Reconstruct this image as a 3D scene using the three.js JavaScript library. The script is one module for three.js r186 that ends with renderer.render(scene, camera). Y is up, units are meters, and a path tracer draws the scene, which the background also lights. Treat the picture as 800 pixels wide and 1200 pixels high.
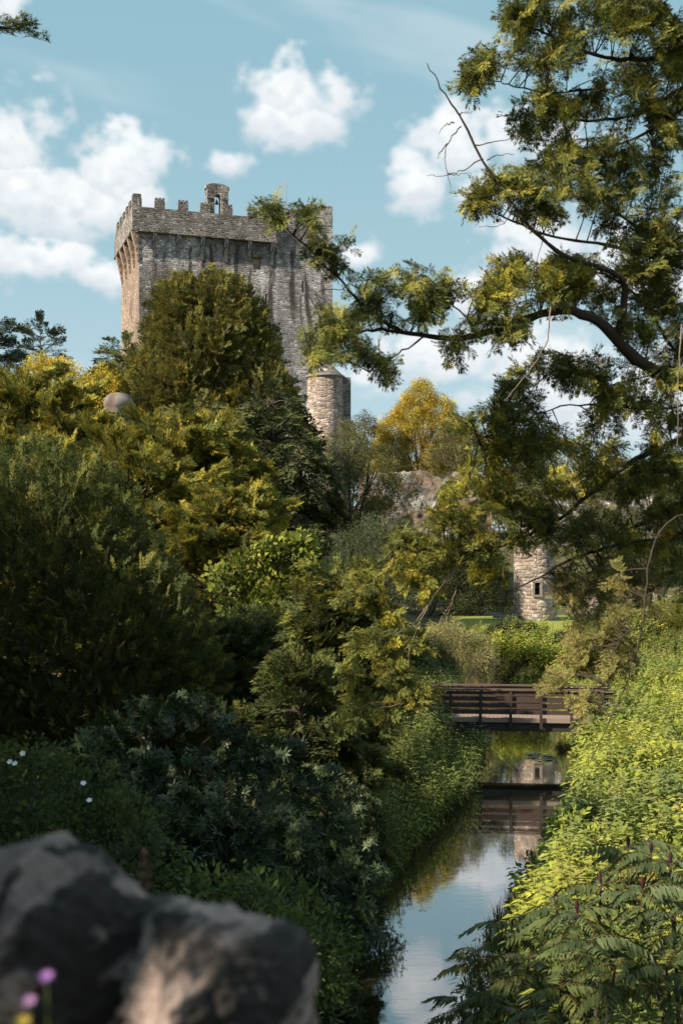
import * as THREE from 'three';
import { mergeGeometries, mergeVertices, toCreasedNormals } from 'three/addons/utils/BufferGeometryUtils.js';

// ───────────────────────── camera, sky, sun, exposure ─────────────────────────
const FOC = 1500, HORIZON = 680, EYE = 6.04;           // focal length in photo pixels, horizon row, eye height over the water
const scene = new THREE.Scene();
const camera = new THREE.PerspectiveCamera(2 * Math.atan(600 / FOC) * 180 / Math.PI, 800 / 1200, 0.1, 6000);
camera.position.set(0, EYE, 0);
camera.lookAt(0, EYE, -10);
camera.setViewOffset(800, 1200, 0, 600 - HORIZON, 800, 1200);   // level camera, lens raised
camera.focus = 40; camera.userData.fStop = 4.2;

const renderer = new THREE.WebGLRenderer({ antialias: true });
renderer.toneMapping = THREE.LinearToneMapping;
renderer.toneMappingExposure = 2.1;
renderer.shadowMap.enabled = true;

const SUN_TURN = 60 * Math.PI / 180, SUN_UP = 38 * Math.PI / 180;
const SUN = new THREE.Vector3(-Math.sin(SUN_TURN) * Math.cos(SUN_UP), Math.sin(SUN_UP), Math.cos(SUN_TURN) * Math.cos(SUN_UP));
const sun = new THREE.DirectionalLight(new THREE.Color(1.0, 0.86, 0.66), 5.0);
sun.name = 'sun';
sun.position.copy(SUN).multiplyScalar(300).add(new THREE.Vector3(0, 0, -70));
sun.target.position.set(0, 0, -70);
sun.castShadow = true; sun.shadow.mapSize.set(4096, 4096); sun.shadow.radius = 1;
Object.assign(sun.shadow.camera, { left: -130, right: 130, top: 130, bottom: -130, near: 1, far: 700 });
scene.add(sun, sun.target);

// random numbers and noise
function rng(seed) { let s = seed >>> 0; return () => { s = (s + 0x6d2b79f5) | 0; let t = Math.imul(s ^ (s >>> 15), 1 | s); t = (t + Math.imul(t ^ (t >>> 7), 61 | t)) ^ t; return ((t ^ (t >>> 14)) >>> 0) / 4294967296; }; }
const lerp = (a, b, t) => a + (b - a) * t, clamp = (x, a = 0, b = 1) => Math.min(b, Math.max(a, x));
const smooth = (a, b, x) => { const t = clamp((x - a) / (b - a)); return t * t * (3 - 2 * t); };
const TBL = new Float32Array(65536); { const r = rng(7); for (let i = 0; i < 65536; i++) TBL[i] = r(); }
const hsh = (x, y) => TBL[((x & 255) << 8 | (y & 255))];
function vnoise(x, y) { const ix = Math.floor(x), iy = Math.floor(y), fx = x - ix, fy = y - iy, u = fx * fx * (3 - 2 * fx), v = fy * fy * (3 - 2 * fy); return lerp(lerp(hsh(ix, iy), hsh(ix + 1, iy), u), lerp(hsh(ix, iy + 1), hsh(ix + 1, iy + 1), u), v); }
function fbm(x, y, o = 4) { let s = 0, a = 0.5, n = 0; for (let i = 0; i < o; i++) { s += a * vnoise(x, y); n += a; x = x * 2.03 + 17.1; y = y * 2.03 + 5.7; a *= 0.5; } return s / n; }
function noise3(x, y, z) { return (vnoise(x + z * 0.73, y - z * 0.41) + vnoise(y + 31.7 + x * 0.37, z + 11.3) + vnoise(z + 57.1, x + 7.9 + y * 0.29)) / 3; }

// the sky: clear teal air and fair-weather clouds, computed for every direction
{
  const W = 4096, H = 2048, data = new Float32Array(W * H * 4), R = rng(91);
  const puffs = [];                                          // [azimuth, elevation, half width, half height] in degrees; azimuth 0 = straight ahead
  const D = 180 / Math.PI;
  const px = (x, y, rx, ry, s = 1) => { const az = Math.atan((x - 400) / FOC), el = Math.atan((HORIZON - y) / FOC * Math.cos(az)); puffs.push([az * D, el * D, rx / FOC * D, ry / FOC * D, s]); };
  // clouds over the castle
  px(342, 114, 58, 44); px(396, 118, 50, 40); px(315, 140, 52, 30); px(368, 145, 66, 28); px(270, 192, 34, 18, .62);
  px(15, 168, 82, 56); px(30, 225, 84, 52); px(135, 208, 62, 56); px(100, 240, 80, 44); px(160, 240, 40, 38); px(150, 185, 26, 22, .8);
  px(45, 308, 95, 28); px(120, 322, 55, 22, .8); px(-20, 300, 60, 40); px(10, 5, 26, 26, .8);
  px(540, 175, 62, 48); px(495, 215, 46, 42); px(600, 160, 70, 46); px(560, 220, 70, 34, .8); px(660, 180, 60, 50, .8);
  px(560, 345, 46, 32); px(640, 285, 90, 56, .9); px(720, 300, 90, 60, .9); px(520, 425, 130, 44, .85); px(640, 440, 130, 60, .9); px(420, 300, 34, 22, .55); px(760, 470, 120, 60, .8); px(440, 440, 60, 40, .6);
  // the same kind of clouds all round
  for (let k = 0; k < 110; k++) {
    const az = R() * 360 - 180, el = 3 + 60 * Math.pow(R(), 1.5);
    if (Math.abs(az) < 20 && el < 27) continue;
    const w = (2 + 3.4 * R()) * (1 + el / 40), st = 0.75 + .3 * R(), wz = 1 / Math.cos(el / D);
    for (let j = 0; j < 4; j++) puffs.push([az + (R() - .5) * w * 2.4 * wz, el + (R() - .4) * w * .5, w * (0.5 + .4 * R()) * wz, w * (.32 + .3 * R()), st]);
  }
  const buckets = Array.from({ length: 72 }, () => []);
  for (const p of puffs) for (let b = 0; b < 72; b++) { const c = b * 5 - 177.5; let d = Math.abs(c - p[0]); d = Math.min(d, 360 - d); if (d < p[2] * 1.6 + 2.6) buckets[b].push(p); }
  for (let row = 0; row < H; row++) {
    const el = ((row + 0.5) / H - 0.5) * 180;
    const e = Math.max(0, el), t = 1 - Math.exp(-e / 13);
    const air = [lerp(0.64, 0.205, t), lerp(0.785, 0.41, t), lerp(0.83, 0.515, t)];
    if (el < -.5) { for (let i = row * W * 4; i < (row + 1) * W * 4; i += 4) { data[i] = .15; data[i + 1] = .18; data[i + 2] = .18; data[i + 3] = 1; } continue; }
    for (let col = 0; col < W; col++) {
      const i = (row * W + col) * 4;
      let az = (((col + 0.5) / W - 0.5) * 360) + 90;          // straight ahead (-z) is the texture's -90 degrees
      if (az > 180) az -= 360;
      let den = 0, low = 0;
      if (el > 0.5 && el < 75) {
        const bk = buckets[Math.min(71, Math.max(0, Math.floor((az + 180) / 5)))];
        let f = -1, fy = 0;
        for (const p of bk) {
          let dx = az - p[0]; if (dx > 180) dx -= 360; if (dx < -180) dx += 360; dx /= p[2]; const dy = (el - p[1]) / p[3];
          const q = dx * dx + dy * dy; if (q > 3.2) continue;
          const v = (1 - Math.sqrt(q)) * 1.0 - (1 - p[4]) * .55;
          if (v > f) { f = v; fy = dy; } 
        }
        if (f > -0.8) {
          const sx = Math.cos(el / D);
          const n = fbm(az * sx * .42 + 40, el * .55 + 9, 6), n2 = fbm(az * sx * 1.7 + 3, el * 2.1 + 71, 5);
          den = smooth(-0.12, 0.58, f + (n - .5) * 1.3 + (n2 - .5) * .95);
          low = clamp(.5 - fy * .6 + (n2 - .5) * 1.2);
        }
      }
      const veil = smooth(.46, .80, fbm(az * .09 + 11 + .25 * el, el * .22 + 3, 5)) * .26;
      den = clamp(den * .97 + veil * (1 - den));
      const cl = [lerp(0.97, 0.66, low), lerp(0.97, 0.72, low), lerp(0.97, 0.77, low)];
      for (let c = 0; c < 3; c++) data[i + c] = lerp(air[c], cl[c], den) * .525;
      data[i + 3] = 1;
    }
  }
  const tex = new THREE.DataTexture(data, W, H, THREE.RGBAFormat, THREE.FloatType);
  tex.mapping = THREE.EquirectangularReflectionMapping; tex.magFilter = THREE.LinearFilter; tex.needsUpdate = true;
  scene.background = tex; scene.environment = tex;
}

// ───────────────────────── helpers ─────────────────────────
const V = (x, y, z) => new THREE.Vector3(x, y, z);
const W = (px, py, d) => V((px - 400) / FOC * d, EYE + (HORIZON - py) / FOC * d, -d);   // a photo pixel at a distance of d metres
const taken = new Map();
function numbered(name) { const n = taken.get(name) ?? 0; taken.set(name, n + 1); return n ? name + '_' + String(n).padStart(3, '0') : name; }
function tag(o, label, category, group, kind) { if (label) o.userData.label = label; if (category) o.userData.category = category; if (group) o.userData.group = group; if (kind) o.userData.kind = kind; return o; }
function thing(name, label, category, at = [0, 0, 0], turn = 0, group) { const g = new THREE.Group(); g.name = numbered(name); g.position.set(...at); g.rotation.y = turn; tag(g, label, category, group); scene.add(g); return g; }
function mesh(name, geo, mat, parent) { const m = new THREE.Mesh(geo, mat); m.name = parent ? name : numbered(name); m.castShadow = m.receiveShadow = true; (parent ?? scene).add(m); return m; }
const dummy = new THREE.Matrix4();
function instanced(name, geo, mat, mats, cols, parent) {
  const m = new THREE.InstancedMesh(geo, mat, mats.length); m.name = parent ? name : numbered(name); m.castShadow = m.receiveShadow = true;
  mats.forEach((x, i) => m.setMatrixAt(i, x)); if (cols) cols.forEach((c, i) => m.setColorAt(i, c));
  m.userData.kind = 'stuff'; (parent ?? scene).add(m); return m;
}
// matrix with +z along f and +y near up
const _z = V(), _x = V(), _y = V();
function place(p, f, up, s, roll = 0, sy = 1) {
  _z.copy(f).normalize(); _x.crossVectors(up, _z); if (_x.lengthSq() < 1e-6) _x.set(1, 0, 0); _x.normalize(); _y.crossVectors(_z, _x);
  const c = Math.cos(roll), n = Math.sin(roll), X = _x.clone().multiplyScalar(c).addScaledVector(_y, n), Y = _y.clone().multiplyScalar(c).addScaledVector(_x, -n);
  return new THREE.Matrix4().makeBasis(X.multiplyScalar(s), Y.multiplyScalar(s * sy), _z.clone().multiplyScalar(s)).setPosition(p);
}
class GB {                                                    // geometry builder
  constructor() { this.p = []; this.c = []; this.u = []; this.i = []; this.n = 0; }
  v(x, y, z, u = 0, w = 0, c = 1) { this.p.push(x, y, z); this.u.push(u, w); const k = Array.isArray(c) ? c : [c, c, c]; this.c.push(...k); return this.n++; }
  tri(a, b, c, k = 1) { this.i.push(this.v(...a, 0, 0, k), this.v(...b, 1, 0, k), this.v(...c, 0, 1, k)); }
  leaf(o, d, n, len, wid, k = 1, fold = .12, bend = .15) {   // a folded pointed leaf of four faces: base o, direction d, face normal n
    const s = V().crossVectors(d, n).normalize(), at = (t, w, h) => { const q = o.clone().addScaledVector(d, t * len).addScaledVector(s, w * wid).addScaledVector(n, h * wid - bend * len * t * t); return [q.x, q.y, q.z]; };
    const b = this.v(...at(0, 0, 0), 0, 0, k), l = this.v(...at(.42, -.5, fold), 0, .5, k), m = this.v(...at(.5, 0, 0), .5, .5, k), r = this.v(...at(.42, .5, fold), 1, .5, k), t = this.v(...at(1, 0, 0), .5, 1, k);
    this.i.push(b, l, m, b, m, r, l, t, m, m, t, r);
  }
  tube(pts, radii, seg = 6, c = 1, vs = 1) {
    const n = pts.length; let up = V(0, 1, 0), len = 0, prev = null;
    for (let k = 0; k < n; k++) {
      const t = pts[Math.min(n - 1, k + 1)].clone().sub(pts[Math.max(0, k - 1)]).normalize();
      if (Math.abs(t.dot(up)) > .95) up = Math.abs(t.x) < .9 ? V(1, 0, 0) : V(0, 0, 1);
      const a = V().crossVectors(t, up).normalize(), b = V().crossVectors(a, t).normalize(); up = b;
      if (k) len += pts[k].distanceTo(pts[k - 1]);
      const ring = [];
      for (let j = 0; j <= seg; j++) { const th = j / seg * Math.PI * 2, r = radii[k]; const q = pts[k].clone().addScaledVector(a, Math.cos(th) * r).addScaledVector(b, Math.sin(th) * r); ring.push(this.v(q.x, q.y, q.z, j / seg * Math.max(.2, 6.28 * radii[0]), len * vs, c)); }
      if (prev) for (let j = 0; j < seg; j++) this.i.push(prev[j], ring[j], prev[j + 1], prev[j + 1], ring[j], ring[j + 1]);
      prev = ring;
    }
  }
  geo(smoothNormals = false) {
    const g = new THREE.BufferGeometry();
    g.setAttribute('position', new THREE.Float32BufferAttribute(this.p, 3)); g.setAttribute('uv', new THREE.Float32BufferAttribute(this.u, 2)); g.setAttribute('color', new THREE.Float32BufferAttribute(this.c, 3));
    g.setIndex(this.i); g.computeVertexNormals();
    return g;
  }
}
function curve(pts, n) { return new THREE.CatmullRomCurve3(pts, false, 'centripetal').getPoints(n); }
function box(w, h, d, x = 0, y = 0, z = 0) { const g = new THREE.BoxGeometry(w, h, d); g.translate(x, y, z); return g; }
function bevelBox(w, h, d, b = .02) {                         // box with chamfered edges
  const s = new THREE.Shape(); const x = w / 2, y = h / 2; s.moveTo(-x + b, -y); s.lineTo(x - b, -y); s.lineTo(x, -y + b); s.lineTo(x, y - b); s.lineTo(x - b, y); s.lineTo(-x + b, y); s.lineTo(-x, y - b); s.lineTo(-x, -y + b);
  const g = new THREE.ExtrudeGeometry(s, { depth: d - 2 * b, bevelEnabled: true, bevelThickness: b, bevelSize: 0, bevelSegments: 1 }); g.translate(0, 0, -d / 2 + b); return g;
}

const C = (r, g, b) => new THREE.Color(r, g, b);
// ───────────────────────── materials ─────────────────────────
function dataTex(size, fn, srgb = true, h = size) {
  const d = new Uint8Array(size * h * 4);
  for (let y = 0; y < h; y++) for (let x = 0; x < size; x++) { const c = fn(x / size, y / h, x, y), i = (y * size + x) * 4; d[i] = clamp(c[0], 0, 255); d[i + 1] = clamp(c[1], 0, 255); d[i + 2] = clamp(c[2], 0, 255); d[i + 3] = 255; }
  const t = new THREE.DataTexture(d, size, h); t.wrapS = t.wrapT = THREE.RepeatWrapping; t.magFilter = THREE.LinearFilter; t.minFilter = THREE.LinearMipmapLinearFilter; t.generateMipmaps = true; if (srgb) t.colorSpace = THREE.SRGBColorSpace; t.needsUpdate = true; return t;
}
const grey = (f) => (u, v, x, y) => { const g = f(u, v, x, y) * 255; return [g, g, g]; };
// rubble masonry: irregular stones in rough courses; returns colour and height for a wall of w x h metres
function rubble(w, h, res, { stone = .42, course = .3, cols, mortar, seed = 1, stain }) {
  const wx = Math.round(w * res), hy = Math.round(h * res), rows = Math.round(h / course), R = rng(seed);
  const cells = []; for (let r = 0; r < rows; r++) { const n = Math.max(3, Math.round(w / (stone * (.8 + .5 * R())))), xs = [0]; for (let k = 1; k < n; k++) xs.push((k + (R() - .5) * .7) / n * w); xs.push(w); cells.push(xs.slice(0, -1).map((x, k) => [x, xs[k + 1], R(), R()])); }
  const col = new Uint8Array(wx * hy * 4), hgt = new Uint8Array(wx * hy * 4);
  for (let y = 0; y < hy; y++) for (let x = 0; x < wx; x++) {
    const X = x / res, Y = y / res, wob = (fbm(X * 1.9 + seed, Y * 1.9, 3) - .5) * .34, wob2 = (fbm(X * 2.6 + 40, Y * 2.6 + seed, 3) - .5) * .26;
    let yy = (Y + wob) / course; yy = ((yy % rows) + rows) % rows; const r = Math.min(rows - 1, Math.floor(yy)), row = cells[r]; let xx = ((X + wob2) % w + w) % w;
    let k = row.findIndex((c) => xx < c[1]); if (k < 0) k = row.length - 1; const c = row[k];
    const e = Math.min((xx - c[0]), (c[1] - xx), (yy - r) * course, (r + 1 - yy) * course), gap = smooth(.012, .05, e);
    const fine = fbm(X * 9 + seed, Y * 9, 4), patch = fbm(X * .45 + seed * 3, Y * .33, 4), mid = fbm(X * 1.3 + 9, Y * 1.1 + seed, 3);
    const pick = cols[Math.floor(c[2] * cols.length) % cols.length], lum = (.78 + .4 * c[3]) * (.72 + .55 * fine) * (.72 + .56 * patch) * (.8 + .4 * mid);
    let out = [0, 1, 2].map((q) => lerp(mortar[q] * (.75 + .5 * patch) * (.8 + .4 * fine), pick[q] * lum, gap));
    if (stain) out = stain(X, Y, out, fine);
    const i = (y * wx + x) * 4; for (let q = 0; q < 3; q++) { col[i + q] = clamp(out[q], 0, 255); hgt[i + q] = clamp(255 * gap * (.45 + .35 * c[2] + .35 * (fine - .3)), 0, 255); } col[i + 3] = hgt[i + 3] = 255;
  }
  const mk = (d, s) => { const t = new THREE.DataTexture(d, wx, hy); t.wrapS = t.wrapT = THREE.RepeatWrapping; t.magFilter = THREE.LinearFilter; t.minFilter = THREE.LinearMipmapLinearFilter; t.generateMipmaps = true; if (s) t.colorSpace = THREE.SRGBColorSpace; t.repeat.set(1 / w, 1 / h); t.needsUpdate = true; return t; };
  return new THREE.MeshStandardMaterial({ map: mk(col, true), bumpMap: mk(hgt, false), bumpScale: .05, roughness: .95 });
}
const LIME = [[156, 154, 157], [142, 140, 144], [172, 169, 170], [122, 120, 124], [186, 182, 182], [152, 145, 143], [110, 108, 112]];
const barkTex = dataTex(256, grey((u, v) => fbm(u * 24, v * 5, 4) * .8 + .2 * fbm(u * 60, v * 30, 2)), false);
const bark = (r, g, b) => new THREE.MeshStandardMaterial({ color: new THREE.Color(r, g, b), roughness: .95, bumpMap: barkTex, bumpScale: .012 });
const M = {
  bark: bark(.040, .029, .022), barkGrey: bark(.085, .072, .058), dead: bark(.20, .155, .115),
  needle: new THREE.MeshPhysicalMaterial({ color: C(1.3, 1.28, 1.2), vertexColors: true, roughness: .95, specularIntensity: .3, transmission: .26, thickness: 0, side: THREE.DoubleSide }),
  leaf: new THREE.MeshPhysicalMaterial({ color: C(1.12, 1.14, 1.1), vertexColors: true, roughness: .92, specularIntensity: .4, transmission: .34, thickness: 0, side: THREE.DoubleSide }),
  gloss: new THREE.MeshPhysicalMaterial({ vertexColors: true, roughness: .48, specularIntensity: .45, transmission: .12, thickness: 0, side: THREE.DoubleSide }),
};
[M.needle, M.leaf, M.gloss].forEach((m, i) => { m.name = ['needle', 'leaf', 'glossy_leaf'][i]; });

// ───────────────────────── foliage pieces ─────────────────────────
// a flat conifer spray along +z: axis, alternating side shoots, short blades on each
function frond(seed, { shoots = 13, blades = 5, bl = .11, bw = .032, wide = .42, droop = .14, lift = .05 } = {}) {
  const R = rng(seed), g = new GB(), axis = (t) => V(0, lift * Math.sin(t * 3) - droop * t * t, t);
  g.tube([axis(0), axis(.35), axis(.7), axis(1)], [.014, .011, .007, .003], 3, [.55, .42, .3]);
  const blade = (o, d, n, k, s = 1) => { const sd = V().crossVectors(d, n).normalize(), L = bl * s * (.8 + .4 * R()), w = bw * (.8 + .4 * R()), a = o.clone().addScaledVector(sd, -w / 2), b = o.clone().addScaledVector(sd, w / 2), c = o.clone().addScaledVector(d, L); g.tri([a.x, a.y, a.z], [b.x, b.y, b.z], [c.x, c.y, c.z], k); };
  for (let i = 0; i < shoots; i++) {
    const t = .12 + .86 * i / (shoots - 1), side = i % 2 ? 1 : -1, L = wide * (.35 + .75 * Math.sin(Math.PI * (.18 + .68 * t))) * (.75 + .5 * R()) * (i === shoots - 1 ? .5 : 1);
    const o = axis(t), ang = lerp(.95, .45, t) + (R() - .5) * .3, tilt = (R() - .35) * .55, dir = V(side * Math.sin(ang), tilt, Math.cos(ang)).normalize();
    for (let j = 0; j < blades; j++) {
      const q = (j + .6) / blades, at = o.clone().addScaledVector(dir, L * q); at.y -= .10 * L * q * q;
      for (const sg of [-1, 1]) {
        const a2 = ang * side + sg * lerp(.95, .5, q), n = V((R() - .5) * .9, 1, (R() - .5) * .9).normalize(), k = .55 + .9 * R();
        blade(at, V(Math.sin(a2), (R() - .4) * .6, Math.cos(a2)).normalize(), n, k, lerp(1.15, .85, q));
      }
    }
    const tip = o.clone().addScaledVector(dir, L); tip.y -= .1 * L; blade(tip, dir, V(0, 1, 0), .8 + .4 * R());
  }
  for (let k = 0; k < 3; k++) blade(axis(1), V((k - 1) * .5, 0, 1).normalize(), V(0, 1, 0), 1);
  return g.geo();
}
// a clump of broad leaves in a ball of radius 1
function clump(seed, { n = 46, leaf = .3, slim = .55, shell = .55, bend = .2 } = {}) {
  const R = rng(seed), g = new GB();
  for (let i = 0; i < n; i++) {
    const d = V(R() - .5, R() - .5, R() - .5).normalize(), o = d.clone().multiplyScalar(lerp(shell, 1, R()) * (.75 + .25 * R()));
    const f = V(d.x + (R() - .5) * 1.2, d.y * .5 - .15 + (R() - .5) * .8, d.z + (R() - .5) * 1.2).normalize(), nn = V(d.x * .5 + (R() - .5) * .8, .8, d.z * .5 + (R() - .5) * .8); nn.addScaledVector(f, -nn.dot(f)).normalize();
    const L = leaf * (.65 + .7 * R()); g.leaf(o, f, nn, L, L * slim, .7 + .6 * R(), .12, bend);
  }
  for (let i = 0; i < 5; i++) { const d = V(R() - .5, R() - .3, R() - .5).normalize(); g.tube([V(0, -.2, 0), d.clone().multiplyScalar(.5), d.multiplyScalar(.95)], [.018, .013, .006], 3, [.5, .4, .3]); }
  return g.geo();
}
// rosettes of long leathery leaves
function rosettes(seed, { heads = 6, leaves = 10, len = .42, slim = .32 } = {}) {
  const R = rng(seed), g = new GB();
  for (let h = 0; h < heads; h++) {
    const d = V(R() - .5, R() * .9, R() - .5).normalize(), c = d.clone().multiplyScalar(.55 + .35 * R());
    g.tube([V(0, -.2, 0), c.clone().multiplyScalar(.6), c], [.025, .02, .015], 3, [.6, .5, .4]);
    const a = V().crossVectors(d, V(.3, .1, .9)).normalize(), b = V().crossVectors(d, a);
    for (let k = 0; k < leaves; k++) { const th = k * 2.4 + R() * .4, open = .55 + .5 * R(), f = a.clone().multiplyScalar(Math.cos(th)).addScaledVector(b, Math.sin(th)).multiplyScalar(open + .25).addScaledVector(d, .55 - .6 * k / leaves).normalize(), n = d.clone().addScaledVector(f, -d.dot(f)).normalize(); g.leaf(c, f, n, len * (.7 + .5 * R()), len * slim, .75 + .5 * R(), .1, .22); }
  }
  return g.geo();
}
// leafy stems about 1 m tall
function stems(seed, { n = 4, levels = 7, leaf = .15, spread = .22, slim = .5, h = 1 } = {}) {
  const R = rng(seed), g = new GB();
  for (let s = 0; s < n; s++) {
    const x = (R() - .5) * 2 * spread, z = (R() - .5) * 2 * spread, lx = (R() - .5) * .3, lz = (R() - .5) * .3, H = h * (.7 + .4 * R()), at = (t) => V(x + lx * t * t, H * t, z + lz * t * t);
    g.tube([at(0), at(.5), at(1)], [.008, .006, .003], 3, [.75, .7, .5]);
    for (let l = 0; l < levels; l++) { const t = .3 + .7 * l / (levels - 1), th = l * 1.57 + R(), k = .75 + .5 * R(); for (const q of [0, Math.PI]) { const f = V(Math.cos(th + q), .25 - .5 * (1 - t) + (R() - .5) * .4, Math.sin(th + q)).normalize(), nn = V(-f.x * .3, 1, -f.z * .3); nn.addScaledVector(f, -nn.dot(f)).normalize(); const L = leaf * lerp(1.15, .6, t) * (.8 + .4 * R()); g.leaf(at(t), f, nn, L, L * slim, k * (.9 + .2 * R()), .1, .3); } }
  }
  return g.geo();
}
function tuft(seed, { n = 16, h = 1, w = .03, lean = .5 } = {}) {
  const R = rng(seed), g = new GB();
  for (let i = 0; i < n; i++) {
    const th = R() * 6.28, x = (R() - .5) * .25, z = (R() - .5) * .25, L = h * (.55 + .5 * R()), ln = lean * (.3 + R()), c = Math.cos(th), s = Math.sin(th), k = .7 + .6 * R(), at = (t, q) => [x + c * ln * L * t * t - s * q, L * (t - .25 * ln * t * t), z + s * ln * L * t * t + c * q];
    const a = g.v(...at(0, -w / 2), 0, 0, k), b = g.v(...at(0, w / 2), 1, 0, k), d = g.v(...at(.55, -w * .4), 0, .5, k), e = g.v(...at(.55, w * .4), 1, .5, k), f = g.v(...at(1, 0), .5, 1, k); g.i.push(a, b, e, a, e, d, d, e, f);
  }
  return g.geo();
}
const F = {
  yew: frond(11, { shoots: 8, blades: 4, bl: .20, bw: .070, wide: .42, droop: .05 }), yewB: frond(12, { shoots: 12, blades: 5, bl: .13, bw: .036, wide: .40, droop: .2 }),
  plume: frond(13, { shoots: 10, blades: 3, bl: .19, bw: .085, wide: .36, droop: .18 }), plumeB: frond(14, { shoots: 9, blades: 3, bl: .20, bw: .09, wide: .44, droop: .26 }),
  fine: frond(15, { shoots: 8, blades: 3, bl: .21, bw: .08, wide: .36, droop: .14 }),
  broad: clump(21), broadB: clump(22, { n: 60, leaf: .24, slim: .5 }), small: clump(23, { n: 70, leaf: .17, slim: .5 }), slim: clump(24, { n: 64, leaf: .26, slim: .2, bend: .1 }), maple: clump(25, { n: 40, leaf: .4, slim: .8, bend: .25 }),
  rhodo: rosettes(31), rhodoB: rosettes(32, { heads: 7, len: .34, slim: .36 }), nettle: stems(41, { n: 4, levels: 6, leaf: .25, spread: .28, slim: .58 }), nettleB: stems(42, { n: 5, levels: 6, leaf: .13 }), tuft: tuft(51), reed: tuft(52, { n: 12, h: 1, w: .02, lean: .3 }),
};
// colour picker: one of the given base colours, with a little random variation
function picker(list, R, vary = .25) { return () => { const c = list[Math.floor(R() * list.length)].clone(), k = 1 - vary + 2 * vary * R(); c.r *= k * (.94 + .12 * R()); c.g *= k; c.b *= k; return c; }; }

// ───────────────────────── terrain and water ─────────────────────────
const EDGE = [[-40, -3.5, -.5], [0, -2.6, -.2], [10, -1.4, .7], [17.4, -.55, 1.8], [21.6, .05, 2.6], [25.2, .7, 3.65], [32.4, 2.35, 5.75], [36.2, 3.3, 6.6], [44, 4.4, 7.6], [48, 4.9, 8.1], [53, 5.4, 8.8], [60, 6.2, 10.0], [64, 5.0, 10.2], [67.5, -3, 7], [72, -14, -5], [80, -30, -24], [110, -60, -52]];
function edges(d) { let k = 0; while (k < EDGE.length - 2 && d > EDGE[k + 1][0]) k++; const a = EDGE[k], b = EDGE[k + 1], t = clamp((d - a[0]) / (b[0] - a[0])); return [lerp(a[1], b[1], t), lerp(a[2], b[2], t)]; }
function ground(x, z) {
  const d = -z, [l, r] = edges(d), out = Math.max(l - x, x - r);                 // metres outside the stream, negative inside
  const wob = (fbm(x * .11 + 50, z * .11 + 50, 3) - .5);
  let land = .75 + .008 * Math.max(0, d) + wob * .5;
  land += smooth(0, 26, l - x) * 2.6 * smooth(5, 30, d + 6);                       // the wooded slope on the left
  land += smooth(63, 75, d) * smooth(-2, 6, x) * 2.2 + smooth(60, 85, d) * (1 - smooth(-2, 6, x)) * 4.6;
  land += smooth(82, 124, d) * lerp(7.0, 9.5, smooth(10, -20, x));
  land += (1 - smooth(1.9, 10.5, Math.hypot(d, Math.max(0, Math.abs(x) - 7) * .6))) * 3.5;    // the knoll with the camera
  const near = Math.hypot((x + .35) / 1.0, (d - 1.55) / .8); land += (1 - smooth(.3, 1.5, near)) * .75;
  const bank = smooth(-.1, 1.1, out) * (1 - 0) ; 
  const bed = -.7, knoll = smooth(9, 4, d);
  return lerp(lerp(bed, land, bank), land, d < 9 ? knoll : 0);
}
{
  const xs = [], zs = [];
  for (let x = -1600; x < -60; x += x < -300 ? 130 : 20) xs.push(x); for (let x = -60; x < -14; x += 2) xs.push(x); for (let x = -14; x < 20; x += .34) xs.push(x); for (let x = 20; x < 60; x += 2) xs.push(x); for (let x = 60; x <= 1600; x += x < 300 ? 20 : 130) xs.push(x);
  for (let d = -900; d < -20; d += 80) zs.push(d); for (let d = -20; d < 1; d += 1.5) zs.push(d); for (let d = 1; d < 3; d += .2) zs.push(d); for (let d = 3; d < 60; d += .5) zs.push(d); for (let d = 60; d < 140; d += 1.2) zs.push(d); for (let d = 140; d < 400; d += 20) zs.push(d); for (let d = 400; d <= 3000; d += 200) zs.push(d);
  const g = new GB(), nx = xs.length;
  zs.forEach((d) => xs.forEach((x) => g.v(x, ground(x, -d), -d, x, d)));
  for (let j = 0; j < zs.length - 1; j++) for (let i = 0; i < nx - 1; i++) { const a = j * nx + i, b = a + 1, c = a + nx, e = c + 1; g.i.push(a, b, e, a, e, c); }
  const geo = g.geo(); geo.deleteAttribute('color');
  const tex = dataTex(1024, (u, v) => { const p = fbm(u * 14, v * 14, 5), q = fbm(u * 70 + 5, v * 70, 3), m = smooth(.42, .6, p); const k = .65 + .7 * q; return [lerp(62, 74, m) * k, lerp(52, 82, m) * k, lerp(34, 36, m) * k]; });
  tex.repeat.set(1 / 9, 1 / 9);
  const bt = dataTex(512, grey((u, v) => fbm(u * 40, v * 40, 4)), false); bt.repeat.set(1 / 3, 1 / 3);
  tag(mesh('ground', geo, new THREE.MeshStandardMaterial({ map: tex, bumpMap: bt, bumpScale: .06, roughness: 1 })), 'dark earth and rough grass under the trees and banks', 'ground', null, 'structure');
}
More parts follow.
